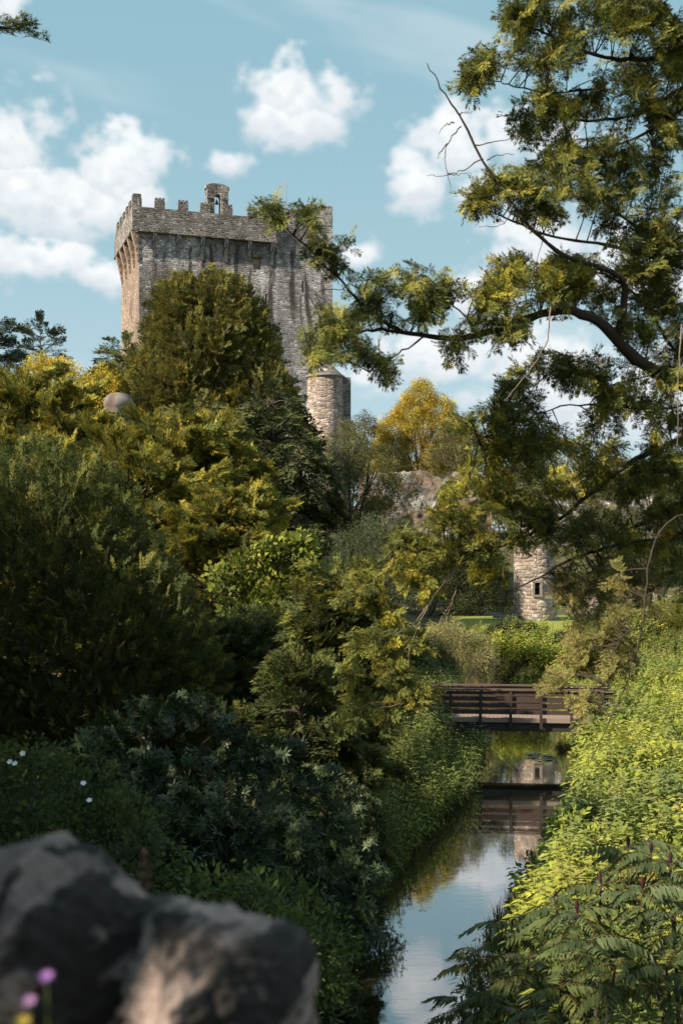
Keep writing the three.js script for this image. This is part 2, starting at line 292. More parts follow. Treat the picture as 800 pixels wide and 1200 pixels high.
{
  const g = new GB(), cols = 7, rows = [];
  for (let d = 4; d <= 74; d += .8) rows.push(d);
  rows.forEach((d) => { const [l, r] = edges(d); for (let k = 0; k < cols; k++) { const x = lerp(l - 1.6, r + 1.6, k / (cols - 1)); g.v(x, 0, -d, x, d); } });
  for (let j = 0; j < rows.length - 1; j++) for (let i = 0; i < cols - 1; i++) { const a = j * cols + i, b = a + 1, c = a + cols, e = c + 1; g.i.push(a, b, e, a, e, c); }
  const geo = g.geo(); geo.deleteAttribute('color');
  const bt = dataTex(1024, grey((u, v) => .5 + .5 * (fbm(u * 10 + 3, v * 24 + 2, 4) - .5) + .35 * (fbm(u * 30, v * 90, 3) - .5)), false); bt.repeat.set(1 / 6, 1 / 6);
  tag(mesh('stream', geo, new THREE.MeshPhysicalMaterial({ color: C(.020, .018, .010), roughness: .03, ior: 2.3, specularIntensity: 1, clearcoat: 1, clearcoatRoughness: .02, bumpMap: bt, bumpScale: .0016 })), 'still dark stream reflecting the sky between leafy banks', 'stream', null, 'structure');
}
// mown lawn by the round tower
{
  const g = new GB(), pts = []; const n = 26, m = 8;
  for (let i = 0; i <= n; i++) for (let j = 0; j <= m; j++) { const x = lerp(6.4, 15.5, i / n), d = lerp(71.2, 83, j / m) + Math.sin(i * .7) * .2; g.v(x, ground(x, -d) + .05, -d, x, d); }
  for (let i = 0; i < n; i++) for (let j = 0; j < m; j++) { const a = i * (m + 1) + j, b = a + 1, c = a + m + 1, e = c + 1; g.i.push(a, c, e, a, e, b); }
  const geo = g.geo(); geo.deleteAttribute('color');
  const tex = dataTex(512, (u, v) => { const p = fbm(u * 30, v * 30, 4), k = .75 + .5 * fbm(u * 120, v * 120, 2); return [lerp(96, 122, p) * k, lerp(108, 128, p) * k, lerp(40, 48, p) * k]; }); tex.repeat.set(1 / 4, 1 / 4);
  tag(mesh('lawn', geo, new THREE.MeshStandardMaterial({ map: tex, bumpMap: tex, bumpScale: .03, roughness: 1 })), 'mown bright green lawn at the foot of the round tower', 'lawn', null, 'structure');
}

// ───────────────────────── the castle ─────────────────────────
const YAW = 18.5 * Math.PI / 180, CAST = V((163 - 400) / FOC * 130, 13.2, -130);          // near corner of the keep
const LEN = 20.65, DEEP = 11.5, TOP = 43.85 - CAST.y, COR = 41.6 - CAST.y, SPLIT = 14.3;
const streaks = [1.6, 4.0, 6.55, 9.1, 11.6, 14.0, 2.7, 5.2, 7.6, 10.2, 16.2, 17.9, 19.6];
const keepFront = rubble(21, 30.6, 46, { stone: .36, course: .2, cols: LIME, mortar: [146, 142, 142], seed: 5, stain: (X, Y, c, f) => {
  let k = 0; streaks.forEach((s, i) => { const wob = (fbm(Y * .35 + i * 7, i * 3.1, 3) - .5) * .7, d = Math.abs(X - s + wob) / (.20 + .26 * hsh(i, 4)) / (.55 + .9 * fbm(X * 1.1 + i, Y * .7, 3)), top = 28.4 - hsh(i, 9) * 1.2, run = (5 + 12 * hsh(i, 2)), a = smooth(1, .2, d) * smooth(.28, .56, fbm(X * 1.6 + i * 3, Y * .42 + 5, 4)) * smooth(top, top - .6, Y) * smooth(top - run, top - run * .45, Y); k = Math.max(k, a * (.55 + .5 * f)); });
  const soot = smooth(.48, .72, fbm(X * .42 + 3, Y * .22 + 8, 5)) * .55, pale = smooth(.55, .72, fbm(X * .28 + 31, Y * .2 + 2, 4));
  k = clamp(k + soot, 0, .85); return [lerp(c[0] * (1 + .18 * pale), 52, k), lerp(c[1] * (1 + .17 * pale), 46, k), lerp(c[2] * (1 + .18 * pale), 43, k)]; } });
const keepSide = rubble(12, 31, 40, { stone: .36, course: .2, cols: [[142, 122, 110], [128, 111, 101], [150, 132, 119], [118, 103, 95], [134, 120, 111]], mortar: [134, 117, 105], seed: 9 });
const rough = rubble(8, 8, 64, { stone: .32, course: .19, cols: LIME.map((c) => c.map((x) => x * .86)), mortar: [112, 104, 96], seed: 17 });
const warmStone = rubble(9, 9, 56, { stone: .38, course: .22, cols: [[156, 138, 128], [140, 126, 119], [168, 153, 143], [124, 112, 107], [152, 144, 140], [112, 104, 101]], mortar: [142, 129, 120], seed: 23 });
const ironM = new THREE.MeshStandardMaterial({ color: C(.05, .045, .04), roughness: .6, metalness: .6 });
const plain = new THREE.MeshStandardMaterial({ color: C(.20, .18, .165), roughness: .95, bumpMap: barkTex, bumpScale: .02 });
// a wall panel between four corners (bottom-left, bottom-right, top-right, top-left) with uv in metres and a rough surface
function panel(w, h, res = .5) { const g = new THREE.PlaneGeometry(w, h, Math.max(1, Math.round(w / res)), Math.max(1, Math.round(h / res))); g.translate(w / 2, h / 2, 0); const p = g.attributes.position, uv = g.attributes.uv; for (let i = 0; i < p.count; i++) uv.setXY(i, p.getX(i), p.getY(i)); return g; }
function boxUV(w, h, d, x, y, z, bev = .04) {                // chamfered block with uv in metres by face direction
  const g = bevelBox(w, h, d, bev); g.translate(x, y, z); g.computeVertexNormals(); const p = g.attributes.position, n = g.attributes.normal, uv = [];
  for (let i = 0; i < p.count; i++) { const a = Math.abs(n.getX(i)), b = Math.abs(n.getY(i)), c = Math.abs(n.getZ(i)); if (b > a && b > c) uv.push(p.getX(i), p.getZ(i)); else if (a > c) uv.push(p.getZ(i) + 3.3, p.getY(i)); else uv.push(p.getX(i), p.getY(i)); }
  g.setAttribute('uv', new THREE.Float32BufferAttribute(uv, 2)); return g;
}
// the stone lining of an opening: five inner faces, open to +z
function reveal(w, h, d) { const g = new GB(), x = w / 2, y = h / 2, q = (a, b, c, e) => { const n = [a, b, c, e].map((p) => g.v(...p, p[0] + p[2], p[1])); g.i.push(n[0], n[1], n[2], n[0], n[2], n[3]); }; q([-x, -y, -d], [x, -y, -d], [x, y, -d], [-x, y, -d]); q([-x, -y, 0], [-x, -y, -d], [-x, y, -d], [-x, y, 0]); q([x, -y, -d], [x, -y, 0], [x, y, 0], [x, y, -d]); q([-x, -y, 0], [x, -y, 0], [x, -y, -d], [-x, -y, -d]); q([-x, y, -d], [x, y, -d], [x, y, 0], [-x, y, 0]); return g.geo(); }
{
  // local axes: x along the main face, y up, -z into the building
  const k = thing('castle_keep', 'tall grey stone castle keep with battlements rising above the trees', 'castle', CAST.toArray(), YAW);
  // walls as a closed shell: front, left, right, back
  const slits = [[13.35, 35.5, .2, 1.2], [17.35, 37.1, .2, 1.25], [6.1, 31.5, .18, 1.0], [18.9, 33, .18, .9], [3.3, 36.3, .18, .9]].map(([x, y, w, h]) => [x, y - CAST.y, w, h]), sideSlits = [[DEEP - 4.6, 33.8, .26, 1.3], [DEEP - 8.4, 36.2, .26, 1.2]].map(([x, y, w, h]) => [x, y - CAST.y, w, h]);
  const pierced = (w, h, holes) => { const s = new THREE.Shape(); s.moveTo(0, 0); s.lineTo(w, 0); s.lineTo(w, h); s.lineTo(0, h); for (const [x, y, a, b] of holes) { const p = new THREE.Path(); p.moveTo(x - a / 2, y - b / 2); p.lineTo(x - a / 2, y + b / 2); p.lineTo(x + a / 2, y + b / 2); p.lineTo(x + a / 2, y - b / 2); s.holes.push(p); } return new THREE.ShapeGeometry(s); };
  const blocked = [12.35, 39.2 - CAST.y, .85, 1.25]; mesh('front_wall', pierced(LEN, COR, [...slits, blocked]), keepFront, k);
  for (const [x, y, a, b] of slits) { const g = reveal(a, b, 1.2); g.translate(x, y, 0); mesh('arrow_slit', g, keepFront, k); }
  const left = pierced(DEEP, COR + .02, sideSlits); left.rotateY(-Math.PI / 2); left.translate(0, 0, -DEEP); mesh('side_wall', left, keepSide, k);
  for (const [x, y, a, b] of sideSlits) { const g = reveal(a, b, 1.2); g.translate(x, y, 0); g.rotateY(-Math.PI / 2); g.translate(0, 0, -DEEP); mesh('arrow_slit', g, keepSide, k); }
  const right = panel(DEEP, COR + 3.6); right.rotateY(Math.PI / 2); right.translate(LEN, 0, 0); mesh('side_wall', right, keepSide, k);
  const back = panel(LEN, COR); back.rotateY(Math.PI); back.translate(LEN, 0, -DEEP); mesh('back_wall', back, keepFront, k);
  mesh('roof', boxUV(LEN - .2, .3, DEEP - .2, LEN / 2, COR - .4, -DEEP / 2, .02), rough, k);
  // machicolated parapet: projecting wall carried on corbels
  const PJ = .55, PJL = .75, ph = TOP - COR, pt = .5;
  const par = mesh('parapet', mergeGeometries([
    boxUV(SPLIT + PJL, ph, pt, (SPLIT - PJL) / 2, COR + ph / 2, PJ - pt / 2 + .0, .05),
    boxUV(pt, ph - .004, DEEP + PJ - .1, -PJL + pt / 2 - .003, COR + ph / 2, -(DEEP - PJ) / 2 - .3, .05),
    boxUV(SPLIT + PJL - .1, ph - .01, pt, (SPLIT - PJL) / 2, COR + ph / 2, -DEEP + .2, .05)]), rough, k);
  mesh('string_course', mergeGeometries([boxUV(SPLIT + PJL + .1, .26, .3, (SPLIT - PJL) / 2, COR - .10, PJ - .09, .06), boxUV(.3, .254, DEEP + .3, -PJL + .09, COR - .10, -DEEP / 2 - .2, .06)]), rough, k);
  // merlons along the front and the left side
  const R = rng(77);
  const mer = (x, z, w, d, h) => { const m = mergeGeometries([boxUV(w, h * .62, d, x, TOP + h * .31, z, .05), ...(w > d ? [-.34, 0, .34].map((o, i) => boxUV(w * .26, h * .38 + R() * .12, d * .9, x + o * w, TOP + h * .62 + h * .15, z, .06)) : [-.3, .3].map((o) => boxUV(w * .9, h * .38, d * .34, x, TOP + h * .62 + h * .15, z + o * d, .06)))]); mesh('merlon', m, rough, k); };
  mer(-PJL + .48, PJ - .48, .95, .95, 1.35);
  for (const x of [2.05, 4.45, 6.75, 9.1, 11.75]) mer(x, PJ - .25, 1.05, .46, 1.05 + .15 * R());
  for (let i = 1; i < 6; i++) mer(-PJL + .25, PJ - .4 - i * 2.05, .46, .95, 1.15);
  // corbels: long tapering brackets
  const corbel = (w, len, out) => { const s = new THREE.Shape(); s.moveTo(0, 0); s.lineTo(out, 0); s.lineTo(out * .96, -.25); s.lineTo(out * .55, -len * .45); s.lineTo(.05, -len); s.lineTo(0, -len); const g = new THREE.ExtrudeGeometry(s, { depth: w, bevelEnabled: true, bevelSize: .03, bevelThickness: .03, bevelSegments: 1 }); g.translate(0, 0, -w / 2); return g; };
  [1.55, 4.0, 6.5, 9.0, 11.5, 13.95].forEach((x, i) => { const g = corbel(.34, 1.9 + .5 * hsh(i, 3), PJ - .06); g.rotateY(-Math.PI / 2); g.translate(x, COR - .22, 0); mesh('corbel', g, rough, k); });
  for (let i = 0; i < 5; i++) { const g = corbel(.5, 2.9, PJL - .06); g.rotateY(Math.PI); g.translate(-.02, COR - .22, -.2 - i * 2.6); mesh('corbel', g, keepSide, k); }
  // right-hand stair tower, rounded at its left shoulder
  const tt = 45.95 - CAST.y;
  const s = new THREE.Shape(); s.moveTo(SPLIT - .05, COR - 1.2); s.lineTo(SPLIT - .05, TOP - .4); s.lineTo(15.9, TOP - .4); s.lineTo(15.95, tt - .75); s.lineTo(17.1, tt - .7); s.quadraticCurveTo(17.4, tt - .05, 18.2, tt); s.lineTo(LEN - .05, tt - .05); s.lineTo(LEN + .01, COR - 1.2);
  const tg = new THREE.ExtrudeGeometry(s, { depth: 4.6, bevelEnabled: true, bevelSize: .03, bevelThickness: .03, bevelSegments: 1 }); tg.translate(0, 0, -4.55); mesh('stair_turret', tg, keepFront, k);
  // slits and openings
  const wr = reveal(.85, 1.25, .28); wr.translate(blocked[0], blocked[1], 0); const wn = mesh('window', wr, keepSide, k); wn.userData.label = 'window blocked with brownish stone'; mesh('window_hood', boxUV(1.15, .2, .28, 12.35, 39.95 - CAST.y, .02, .04), keepFront, wn);
  // bellcote
  const bx = 8.15, bs = new THREE.Shape(); bs.moveTo(-1.08, 0); bs.lineTo(1.08, 0); bs.lineTo(1.08, 3.0); bs.lineTo(1.2, 3.05); bs.lineTo(1.18, 3.3); bs.lineTo(.5, 3.55); bs.lineTo(-.6, 3.55); bs.lineTo(-1.18, 3.3); bs.lineTo(-1.2, 3.05); bs.lineTo(-1.08, 3.0);
  const ho = new THREE.Path(); ho.moveTo(-.36, .1); ho.lineTo(-.36, 2.1); ho.absarc(0, 2.1, .36, Math.PI, 0, true); ho.lineTo(.36, .1); bs.holes.push(ho);
  const bg = new THREE.ExtrudeGeometry(bs, { depth: .8, bevelEnabled: true, bevelSize: .05, bevelThickness: .05, bevelSegments: 1 }); bg.translate(bx, TOP - .3, -.8); const bc = mesh('bellcote', bg, rough, k);
  mesh('ledge', mergeGeometries([boxUV(.78, .18, 1.05, bx - .76, TOP + 1.75, -.38, .04), boxUV(.78, .18, 1.05, bx + .76, TOP + 1.75, -.38, .04)]), rough, bc);
  const bell = new THREE.LatheGeometry([[0, .42], [.06, .42], [.1, .38], [.13, .2], [.2, .02], [.21, 0], [.17, 0]].map(([a, b]) => new THREE.Vector2(a, b)), 16); bell.translate(bx, TOP + 1.25, -.4); mesh('bell', bell, new THREE.MeshStandardMaterial({ color: C(.05, .045, .03), roughness: .5, metalness: .7 }), bc);
  { const g = new GB(); g.tube([V(bx, TOP + 1.65, -.4), V(bx, TOP + 2.15, -.4)], [.025, .025], 5); mesh('bell_hanger', g.geo(), ironM, bc); }
  { const f = new GB(); f.tube([V(16.35, tt - .9, -3), V(16.35, tt + 3.1, -3)], [.075, .05], 6); f.tube([V(16.35, tt + 3.1, -3), V(16.35, tt + 3.25, -3)], [.07, .02], 6); const fp = mesh('flagpole', f.geo(), new THREE.MeshStandardMaterial({ color: C(.25, .25, .25), roughness: .5, metalness: .5 }), k); }
}
// round corner turret below the keep, with a square buttress
function cyl(r0, r1, h, seg = 40, rows = 12) { const g = new THREE.CylinderGeometry(r1, r0, h, seg, rows, true); g.translate(0, h / 2, 0); const uv = g.attributes.uv; for (let i = 0; i < uv.count; i++) uv.setXY(i, uv.getX(i) * Math.PI * 2 * r0, uv.getY(i) * h); return g; }
{
  const c = W(381, 441, 122), base = 11.6, h = c.y - base;
  const t = thing('corner_turret', 'small round stone turret with conical cap and square buttress below the keep', 'turret', [c.x, base, c.z], .15);
  mesh('wall', cyl(1.85, 1.72, h), warmStone, t);
  const rim = new THREE.LatheGeometry([[1.70, h - .22], [1.86, h - .2], [1.88, h], [1.7, h + .06]].map(([a, b]) => new THREE.Vector2(a, b)), 40); mesh('rim', rim, plain, t);
  const cap = new THREE.LatheGeometry([[1.74, h + .02], [1.3, h + .45], [.7, h + .95], [.2, h + 1.2], [0, h + 1.25]].map(([a, b]) => new THREE.Vector2(a, b)), 30); mesh('cap', cap, rough, t);
  mesh('buttress', boxUV(.72, h - .1, .9, 2.02, h / 2 - .05, .1, .06), rough, t);
}
const cragTex = dataTex(512, (u, v) => { const p = fbm(u * 8, v * 8, 5), q = fbm(u * 3 + 7, v * 3, 4), m = smooth(.42, .55, q), k = .55 + .85 * p; return [lerp(128, 104, m) * k, lerp(124, 90, m) * k, lerp(122, 80, m) * k]; }); cragTex.repeat.set(1 / 7, 1 / 7);
const cragMat = new THREE.MeshStandardMaterial({ map: cragTex, roughness: 1, bumpMap: cragTex, bumpScale: .12 });
// weathered stone pillar with a rounded top among the yews
{
  const p = W(139, 460, 76), gy = ground(p.x, p.z);
  const t = thing('stone_pillar', 'grey rounded top of a stone pillar poking out of the olive yews', 'pillar', [p.x, gy - .3, p.z]);
  const h = p.y - gy + .3, g = new THREE.LatheGeometry([[.82, 0], [.8, h - 1.0], [.86, h - .9], [.87, h - .72], [.84, h - .55], [.78, h - .38], [.66, h - .22], [.5, h - .11], [.3, h - .04], [0, h]].map(([a, b]) => new THREE.Vector2(a, b)), 28);
  const q = g.attributes.position, uv = g.attributes.uv; for (let i = 0; i < q.count; i++) { const k = 1 + .5 * (noise3(q.getX(i) * 2.3, q.getY(i) * 2.1, q.getZ(i) * 2.3) - .5); q.setX(i, q.getX(i) * k); q.setZ(i, q.getZ(i) * k); uv.setXY(i, uv.getX(i) * 5, q.getY(i)); } g.computeVertexNormals();
  mesh('shaft', g, cragMat, t);
}
// round tower by the stream
const TWR = V((625.5 - 400) / FOC * 78, 0, -78); TWR.y = 3.55;
{
  const t = thing('round_tower', 'round rubble stone tower with a small window beside the lawn', 'tower', [TWR.x, TWR.y, TWR.z]);
  const H = 6.9, g = cyl(1.26, 1.2, H, 56, 40), p = g.attributes.position; for (let i = 0; i < p.count; i++) { const k = 1 + .035 * (noise3(p.getX(i) * 3.1, p.getY(i) * 3.3, p.getZ(i) * 3.1) - .5); p.setX(i, p.getX(i) * k); p.setZ(i, p.getZ(i) * k); } g.computeVertexNormals();
  { const ix = g.index.array, keep = []; for (let i = 0; i < ix.length; i += 3) { let cx = 0, cy = 0, cz = 0; for (let j = 0; j < 3; j++) { cx += p.getX(ix[i + j]) / 3; cy += p.getY(ix[i + j]) / 3; cz += p.getZ(ix[i + j]) / 3; } if (cz > 0 && Math.abs(cx) < .18 && Math.abs(cy - 1.98) < .38) continue; keep.push(ix[i], ix[i + 1], ix[i + 2]); } g.setIndex(keep); }
  mesh('wall', g, warmStone, t);
  for (let i = 0; i < 9; i++) { const a = i / 9 * Math.PI * 2 + .2; const b = boxUV(.5, .55, .3, 0, H + .25, 1.08, .05); b.rotateY(a); mesh('merlon', b, warmStone, t); }
  const fl = new THREE.CylinderGeometry(1.15, 1.15, .12, 40); fl.translate(0, H - .3, 0); mesh('roof', fl, rough, t);
  const rv = reveal(.36, .74, .95); rv.translate(0, 1.98, 1.24); const w = mesh('window', rv, warmStone, t); mesh('window_frame', mergeGeometries([boxUV(.12, .8, .2, -.23, 1.98, 1.22, .03), boxUV(.12, .8, .2, .23, 1.98, 1.22, .03), boxUV(.6, .14, .22, 0, 2.42, 1.21, .03), boxUV(.62, .12, .26, 0, 1.56, 1.22, .03)]), plain, w);
}
// stone steps climbing past the foot of the round tower
{
  const t = thing('stone_steps', 'short flight of grey slab steps curving round the tower foot', 'steps', [0, 0, 0]);
  const R = rng(5);
  for (let i = 0; i < 8; i++) { const f = i / 7, x = lerp(9.3, 12.7, f), d = lerp(78.6, 75.2, f), y = lerp(3.86, 2.95, f) + .1; const g = boxUV(.9 + .2 * R(), .17, .62, 0, 0, 0, .035); g.rotateY(.55 + (R() - .5) * .2); g.translate(x, y, -d); const m = mesh('step', g, plain, t); }
}
// low stone wall with an arched dark doorway to the right of the tower
{
  const s = new THREE.Shape(); s.moveTo(0, 0); s.lineTo(0, 2.6); s.lineTo(1.2, 2.75); s.lineTo(2.6, 2.5); s.lineTo(5.4, 2.62); s.lineTo(7, 2.4); s.lineTo(7, 0); s.lineTo(0, 0); const h = new THREE.Path(); h.moveTo(.25, .02); h.lineTo(.25, 1.4); h.absarc(.75, 1.4, .5, Math.PI, 0, true); h.lineTo(1.25, .02); s.holes.push(h);
  const g = new THREE.ExtrudeGeometry(s, { depth: .6, bevelEnabled: true, bevelSize: .03, bevelThickness: .03, bevelSegments: 1 });
  const t = thing('garden_wall', 'low rubble garden wall with an arched doorway joining the round tower', 'wall', [TWR.x + 1.15, 2.7, TWR.z - .2], -.08); mesh('wall', g, warmStone, t);
}
// rocky ruined wall on the far hill
function crag(name, label, x0, x1, d, y0, y1, seed, mat) {
  const w = x1 - x0, h = y1 - y0, g = new THREE.PlaneGeometry(w, h, Math.round(w * 5), Math.round(h * 5)), p = g.attributes.position, uv = g.attributes.uv;
  for (let i = 0; i < p.count; i++) { const x = p.getX(i), y = p.getY(i); let n = 0; n += (fbm(x * .5 + seed, y * .6 + seed, 4) - .5) * 2.2; n += (Math.floor(fbm(x * .8 + 9, y * .8 + seed, 3) * 7) / 7 - .5) * 1.2; const top = smooth(h / 2 - .8, h / 2, y); p.setZ(i, n - (y + h / 2) * .22 - top * 1.2); p.setY(i, y + (fbm(x * .7 + seed, 3.3, 3) - .5) * top * 1.6); uv.setXY(i, x, y); }
  g.computeVertexNormals(); const t = thing(name, label, 'crag', [(x0 + x1) / 2, (y0 + y1) / 2, -d]); mesh('rock_face', g, mat, t); 
  const b = new THREE.BoxGeometry(w, h - 1.2, 4); b.translate(0, -.7, -3.4); mesh('rock_body', b, mat, t); return t;
}
crag('rock_crag', 'grey and brown rocky crag with turf on top below the yellow tree', 1.5, 13, 110, 8.6, 15.4, 3, cragMat);
crag('ruined_wall', 'ruined pinkish stone wall glimpsed through the dark yew boughs', 18, 27, 108, 7, 13.2, 8, rough);

// ───────────────────────── footbridge ─────────────────────────
{
  const wood = (r, g, b) => new THREE.MeshStandardMaterial({ color: C(r, g, b), roughness: .8, bumpMap: barkTex, bumpScale: .004 });
  const dark = wood(.040, .021, .018), darker = wood(.026, .015, .013), deckM = wood(.20, .155, .135), steel = new THREE.MeshStandardMaterial({ color: C(.02, .018, .017), roughness: .6 });
  const cx = 5.75, cz = -43.6, t = thing('footbridge', 'dark brown wooden footbridge with board railings over the stream', 'bridge', [cx, 0, cz], -.13);
  const L = 6.7, wd = 1.7, dy = 1.30;
  for (const z of [-wd / 2 + .12, wd / 2 - .12]) mesh('beam', bevelBox(L, .30, .16, .01).translate(0, dy - .16, z), steel, t);
  const R = rng(3); for (let i = 0; i < 46; i++) mesh('deck_plank', bevelBox(.139, .05, wd + .1, .006).translate(-L / 2 + (i + .5) * L / 46, dy + .03 + R() * .004, 0), deckM, t);
  for (const sz of [-1, 1]) {
    const z = sz * (wd / 2 + .02);
    mesh('kerb_board', bevelBox(L, .15, .05, .008).translate(0, dy + .075, sz * (wd / 2 + .08)), deckM, t);
    for (let i = 0; i < 7; i++) mesh('post', bevelBox(.1, 1.24, .1, .012).translate(-L / 2 + .35 + i * (L - .7) / 6, dy + .42, sz * (wd / 2 + .16)), darker, t);
    [.34, .56, .78].forEach((y) => mesh('rail_board', bevelBox(L, .14, .04, .008).translate(0, dy + y, z + sz * .06), dark, t));
    mesh('rail_board', bevelBox(L, .10, .042, .008).translate(0, dy + .975, z + sz * .06), dark, t);
    mesh('handrail', bevelBox(L + .1, .05, .18, .012).translate(0, dy + 1.09, z + sz * .07), wood(.085, .056, .044), t);
  }
  for (const x of [-L / 2 + .1, L / 2 - .1]) mesh('abutment', boxUV(.7, 1.6, wd + .5, x, dy - 1.1, 0, .04), rough, t);
}

// ───────────────────────── trees and shrubs ─────────────────────────
// A tree whose boughs carry drooping or rising sprays. All numbers in metres; base is on the ground.
function plumeTree(name, label, category, o) {
  const { at, h, r, seed, boughs = 46, rise = .25, droop = .35, size = 1, geo = F.plume, mat = M.needle, cols, group, bare = .12, round = .75, trunkR = h * .022, squash = 1, per = 15, barkM = M.bark, lean = [0, 0] } = o;
  const R = rng(seed), t = thing(name, label, category, at, 0, group), gb = new GB(), mats = [], cc = [], pick = picker(cols, R, .16);
  const tr = (f) => V(lean[0] * f * f + Math.sin(f * 4 + seed) * h * .012, f * h, lean[1] * f * f + Math.cos(f * 3 + seed) * h * .012);
  gb.tube([0, .25, .5, .75, .97].map((f, i) => tr(f).setY(f * h - (i ? 0 : .4))), [trunkR * 1.25, trunkR, trunkR * .75, trunkR * .42, trunkR * .1], 7);
  for (let b = 0; b < boughs; b++) {
    const f = bare + (1 - bare) * Math.pow((b + R()) / boughs, .8), az = b * 2.399 + R() * .5;
    const prof = Math.pow(Math.max(.02, 1 - Math.pow(f, round * 3)), .6) * (f < .3 ? lerp(.75, 1, f / .3) : 1), len = Math.max(.05 * h, r * prof * (.72 + .45 * R()));
    const dir = V(Math.cos(az), 0, Math.sin(az) * squash), rs = rise * (.4 + 1.1 * R()) + f * .35, P = (s) => tr(f * .96).addScaledVector(dir, len * s).add(V(0, len * (rs * s - droop * s * s), 0));
    const pts = [0, .3, .6, 1].map(P); gb.tube(pts, [trunkR * .34, trunkR * .24, trunkR * .15, trunkR * .05], 4);
    const n = Math.max(3, Math.round(per * len / r));
    for (let k = 0; k < n; k++) {
      const s = lerp(.28, 1.0, Math.sqrt((k + R()) / n)), p = P(s), sd = V(-dir.z, 0, dir.x).multiplyScalar((R() - .5) * 1.3 * (1.1 - s) * len * .55 + (R() - .5) * size * .5); p.add(sd); p.y += (R() - .5) * size * .5;
      const f2 = dir.clone().multiplyScalar(1).addScaledVector(sd, 1.2 / (len + .01)).add(V((R() - .5) * .9, rs - 2 * droop * s + (R() - .3) * .5, (R() - .5) * .9));
      mats.push(place(p, f2, V(dir.x * .9 + (R() - .5) * 1.2, .75, dir.z * .9 + (R() - .5) * 1.2), size * (.6 + .7 * R()), (R() - .5) * 1.1)); cc.push(pick());
    }
  }
  for (let k = 0; k < 7; k++) { const p = tr(.93 + .06 * R()); mats.push(place(p, V((R() - .5) * .8, 1, (R() - .5) * .8), V(1, 0, 0), size * .8, R() * 6)); cc.push(pick()); }
  mesh('trunk', gb.geo(), barkM, t); instanced('crown', geo, mat, mats, cc, t); return t;
}
// A broadleaf tree or shrub: lobes [x, y, z, rx, ry, rz] relative to the base, filled with leaf clumps near their surfaces
function lobeTree(name, label, category, o) {
  const { at, lobes, n = 300, size = .5, geo = F.broad, mat = M.leaf, cols, seed, group, trunkR = .12, inner = .5, barkM = M.barkGrey, stemsN = 1, vary = .25, up = .35, noTrunk = false } = o;
  const R = rng(seed), t = thing(name, label, category, at, 0, group), gb = new GB(), mats = [], cc = [], pick = picker(cols, R, vary);
  const area = lobes.map((l) => l[3] * l[4] + l[4] * l[5] + l[3] * l[5]), sum = area.reduce((a, b) => a + b), inside = (p, m) => lobes.some((l, j) => j !== m && ((p.x - l[0]) / l[3]) ** 2 + ((p.y - l[1]) / l[4]) ** 2 + ((p.z - l[2]) / l[5]) ** 2 < .45);
  let guard = 0;
  while (mats.length < n && guard++ < n * 12) {
    let q = R() * sum, m = 0; while (m < lobes.length - 1 && (q -= area[m]) > 0) m++;
    const l = lobes[m], d = V(R() - .5, R() - .5, R() - .5); if (d.lengthSq() > .25 || d.lengthSq() < .001) continue; d.normalize(); if (d.y < -.55) continue;
    const stray = R() < .1 ? 1 + .16 * R() : 1, lump = stray * (.8 + .42 * noise3(d.x * 2.3 + seed, d.y * 2.3 + m, d.z * 2.3)), k = lerp(inner, 1.05, Math.pow(R(), .55)) * lump, p = V(l[0] + d.x * l[3] * k, l[1] + d.y * l[4] * k, l[2] + d.z * l[5] * k);
    if (p.y < .05 || inside(p, m)) continue;
    const f = V(d.x + (R() - .5) * .8, d.y + up, d.z + (R() - .5) * .8); mats.push(place(p, f, V(R() - .5, R() - .5, R() - .5), size * (.7 + .6 * R()), R() * 6.28)); cc.push(pick());
  }
  const low = Math.min(...lobes.map((l) => l[1] - l[4] * .5));
  for (let s = 0; s < stemsN; s++) {
    const bx = (R() - .5) * (stemsN > 1 ? lobes[0][3] * .5 : 0), bz = (R() - .5) * (stemsN > 1 ? lobes[0][5] * .5 : 0), fork = V(bx, Math.max(.2, low * .8), bz);
    if (low > .4) gb.tube([V(bx, -.4, bz), fork.clone().multiplyScalar(.5).add(V(.03, 0, .02)), fork], [trunkR * 1.3, trunkR, trunkR * .85], 7);
    lobes.forEach((l, i) => { if (stemsN > 1 && i % stemsN !== s) return; const st = low > .4 ? fork : V(bx, -.3, bz), c = V(l[0], l[1], l[2]), md = st.clone().lerp(c, .5).add(V((R() - .5) * l[3] * .3, l[4] * .15, (R() - .5) * l[5] * .3)); gb.tube(curve([st, md, c], 5), [.75, .6, .5, .4, .28, .15].map((x) => x * trunkR), 5);
      for (let b = 0; b < 5; b++) { const d = V(R() - .5, R() * .7 - .1, R() - .5).normalize(); gb.tube([c.clone().lerp(st, .25), c.clone().add(V(d.x * l[3] * .45, d.y * l[4] * .45, d.z * l[5] * .45)), c.clone().add(V(d.x * l[3] * .9, d.y * l[4] * .9, d.z * l[5] * .9))], [trunkR * .25, trunkR * .15, trunkR * .05], 4); } });
  }
  mesh('trunk', gb.geo(), barkM, t); instanced('crown', geo, mat, mats, cc, t); return t;
}
const G = (x, z) => [x, ground(x, z) - .05, z];
// put a tree so that its top shows at (px, top) at distance d
function spot(px, top, d) { const p = W(px, top, d), b = G(p.x, p.z); return { at: b, h: p.y - b[1] }; }
const OLIVE = [C(.185, .172, .030), C(.135, .14, .028), C(.235, .205, .032), C(.085, .098, .026)], DEEPG = [C(.050, .068, .022), C(.065, .08, .022), C(.040, .056, .020), C(.085, .092, .026)], YEWC = [C(.135, .145, .030), C(.10, .118, .030), C(.185, .178, .032), C(.07, .088, .028)];
const GREYG = [C(.115, .125, .042), C(.085, .10, .038), C(.15, .148, .042), C(.19, .17, .04)];

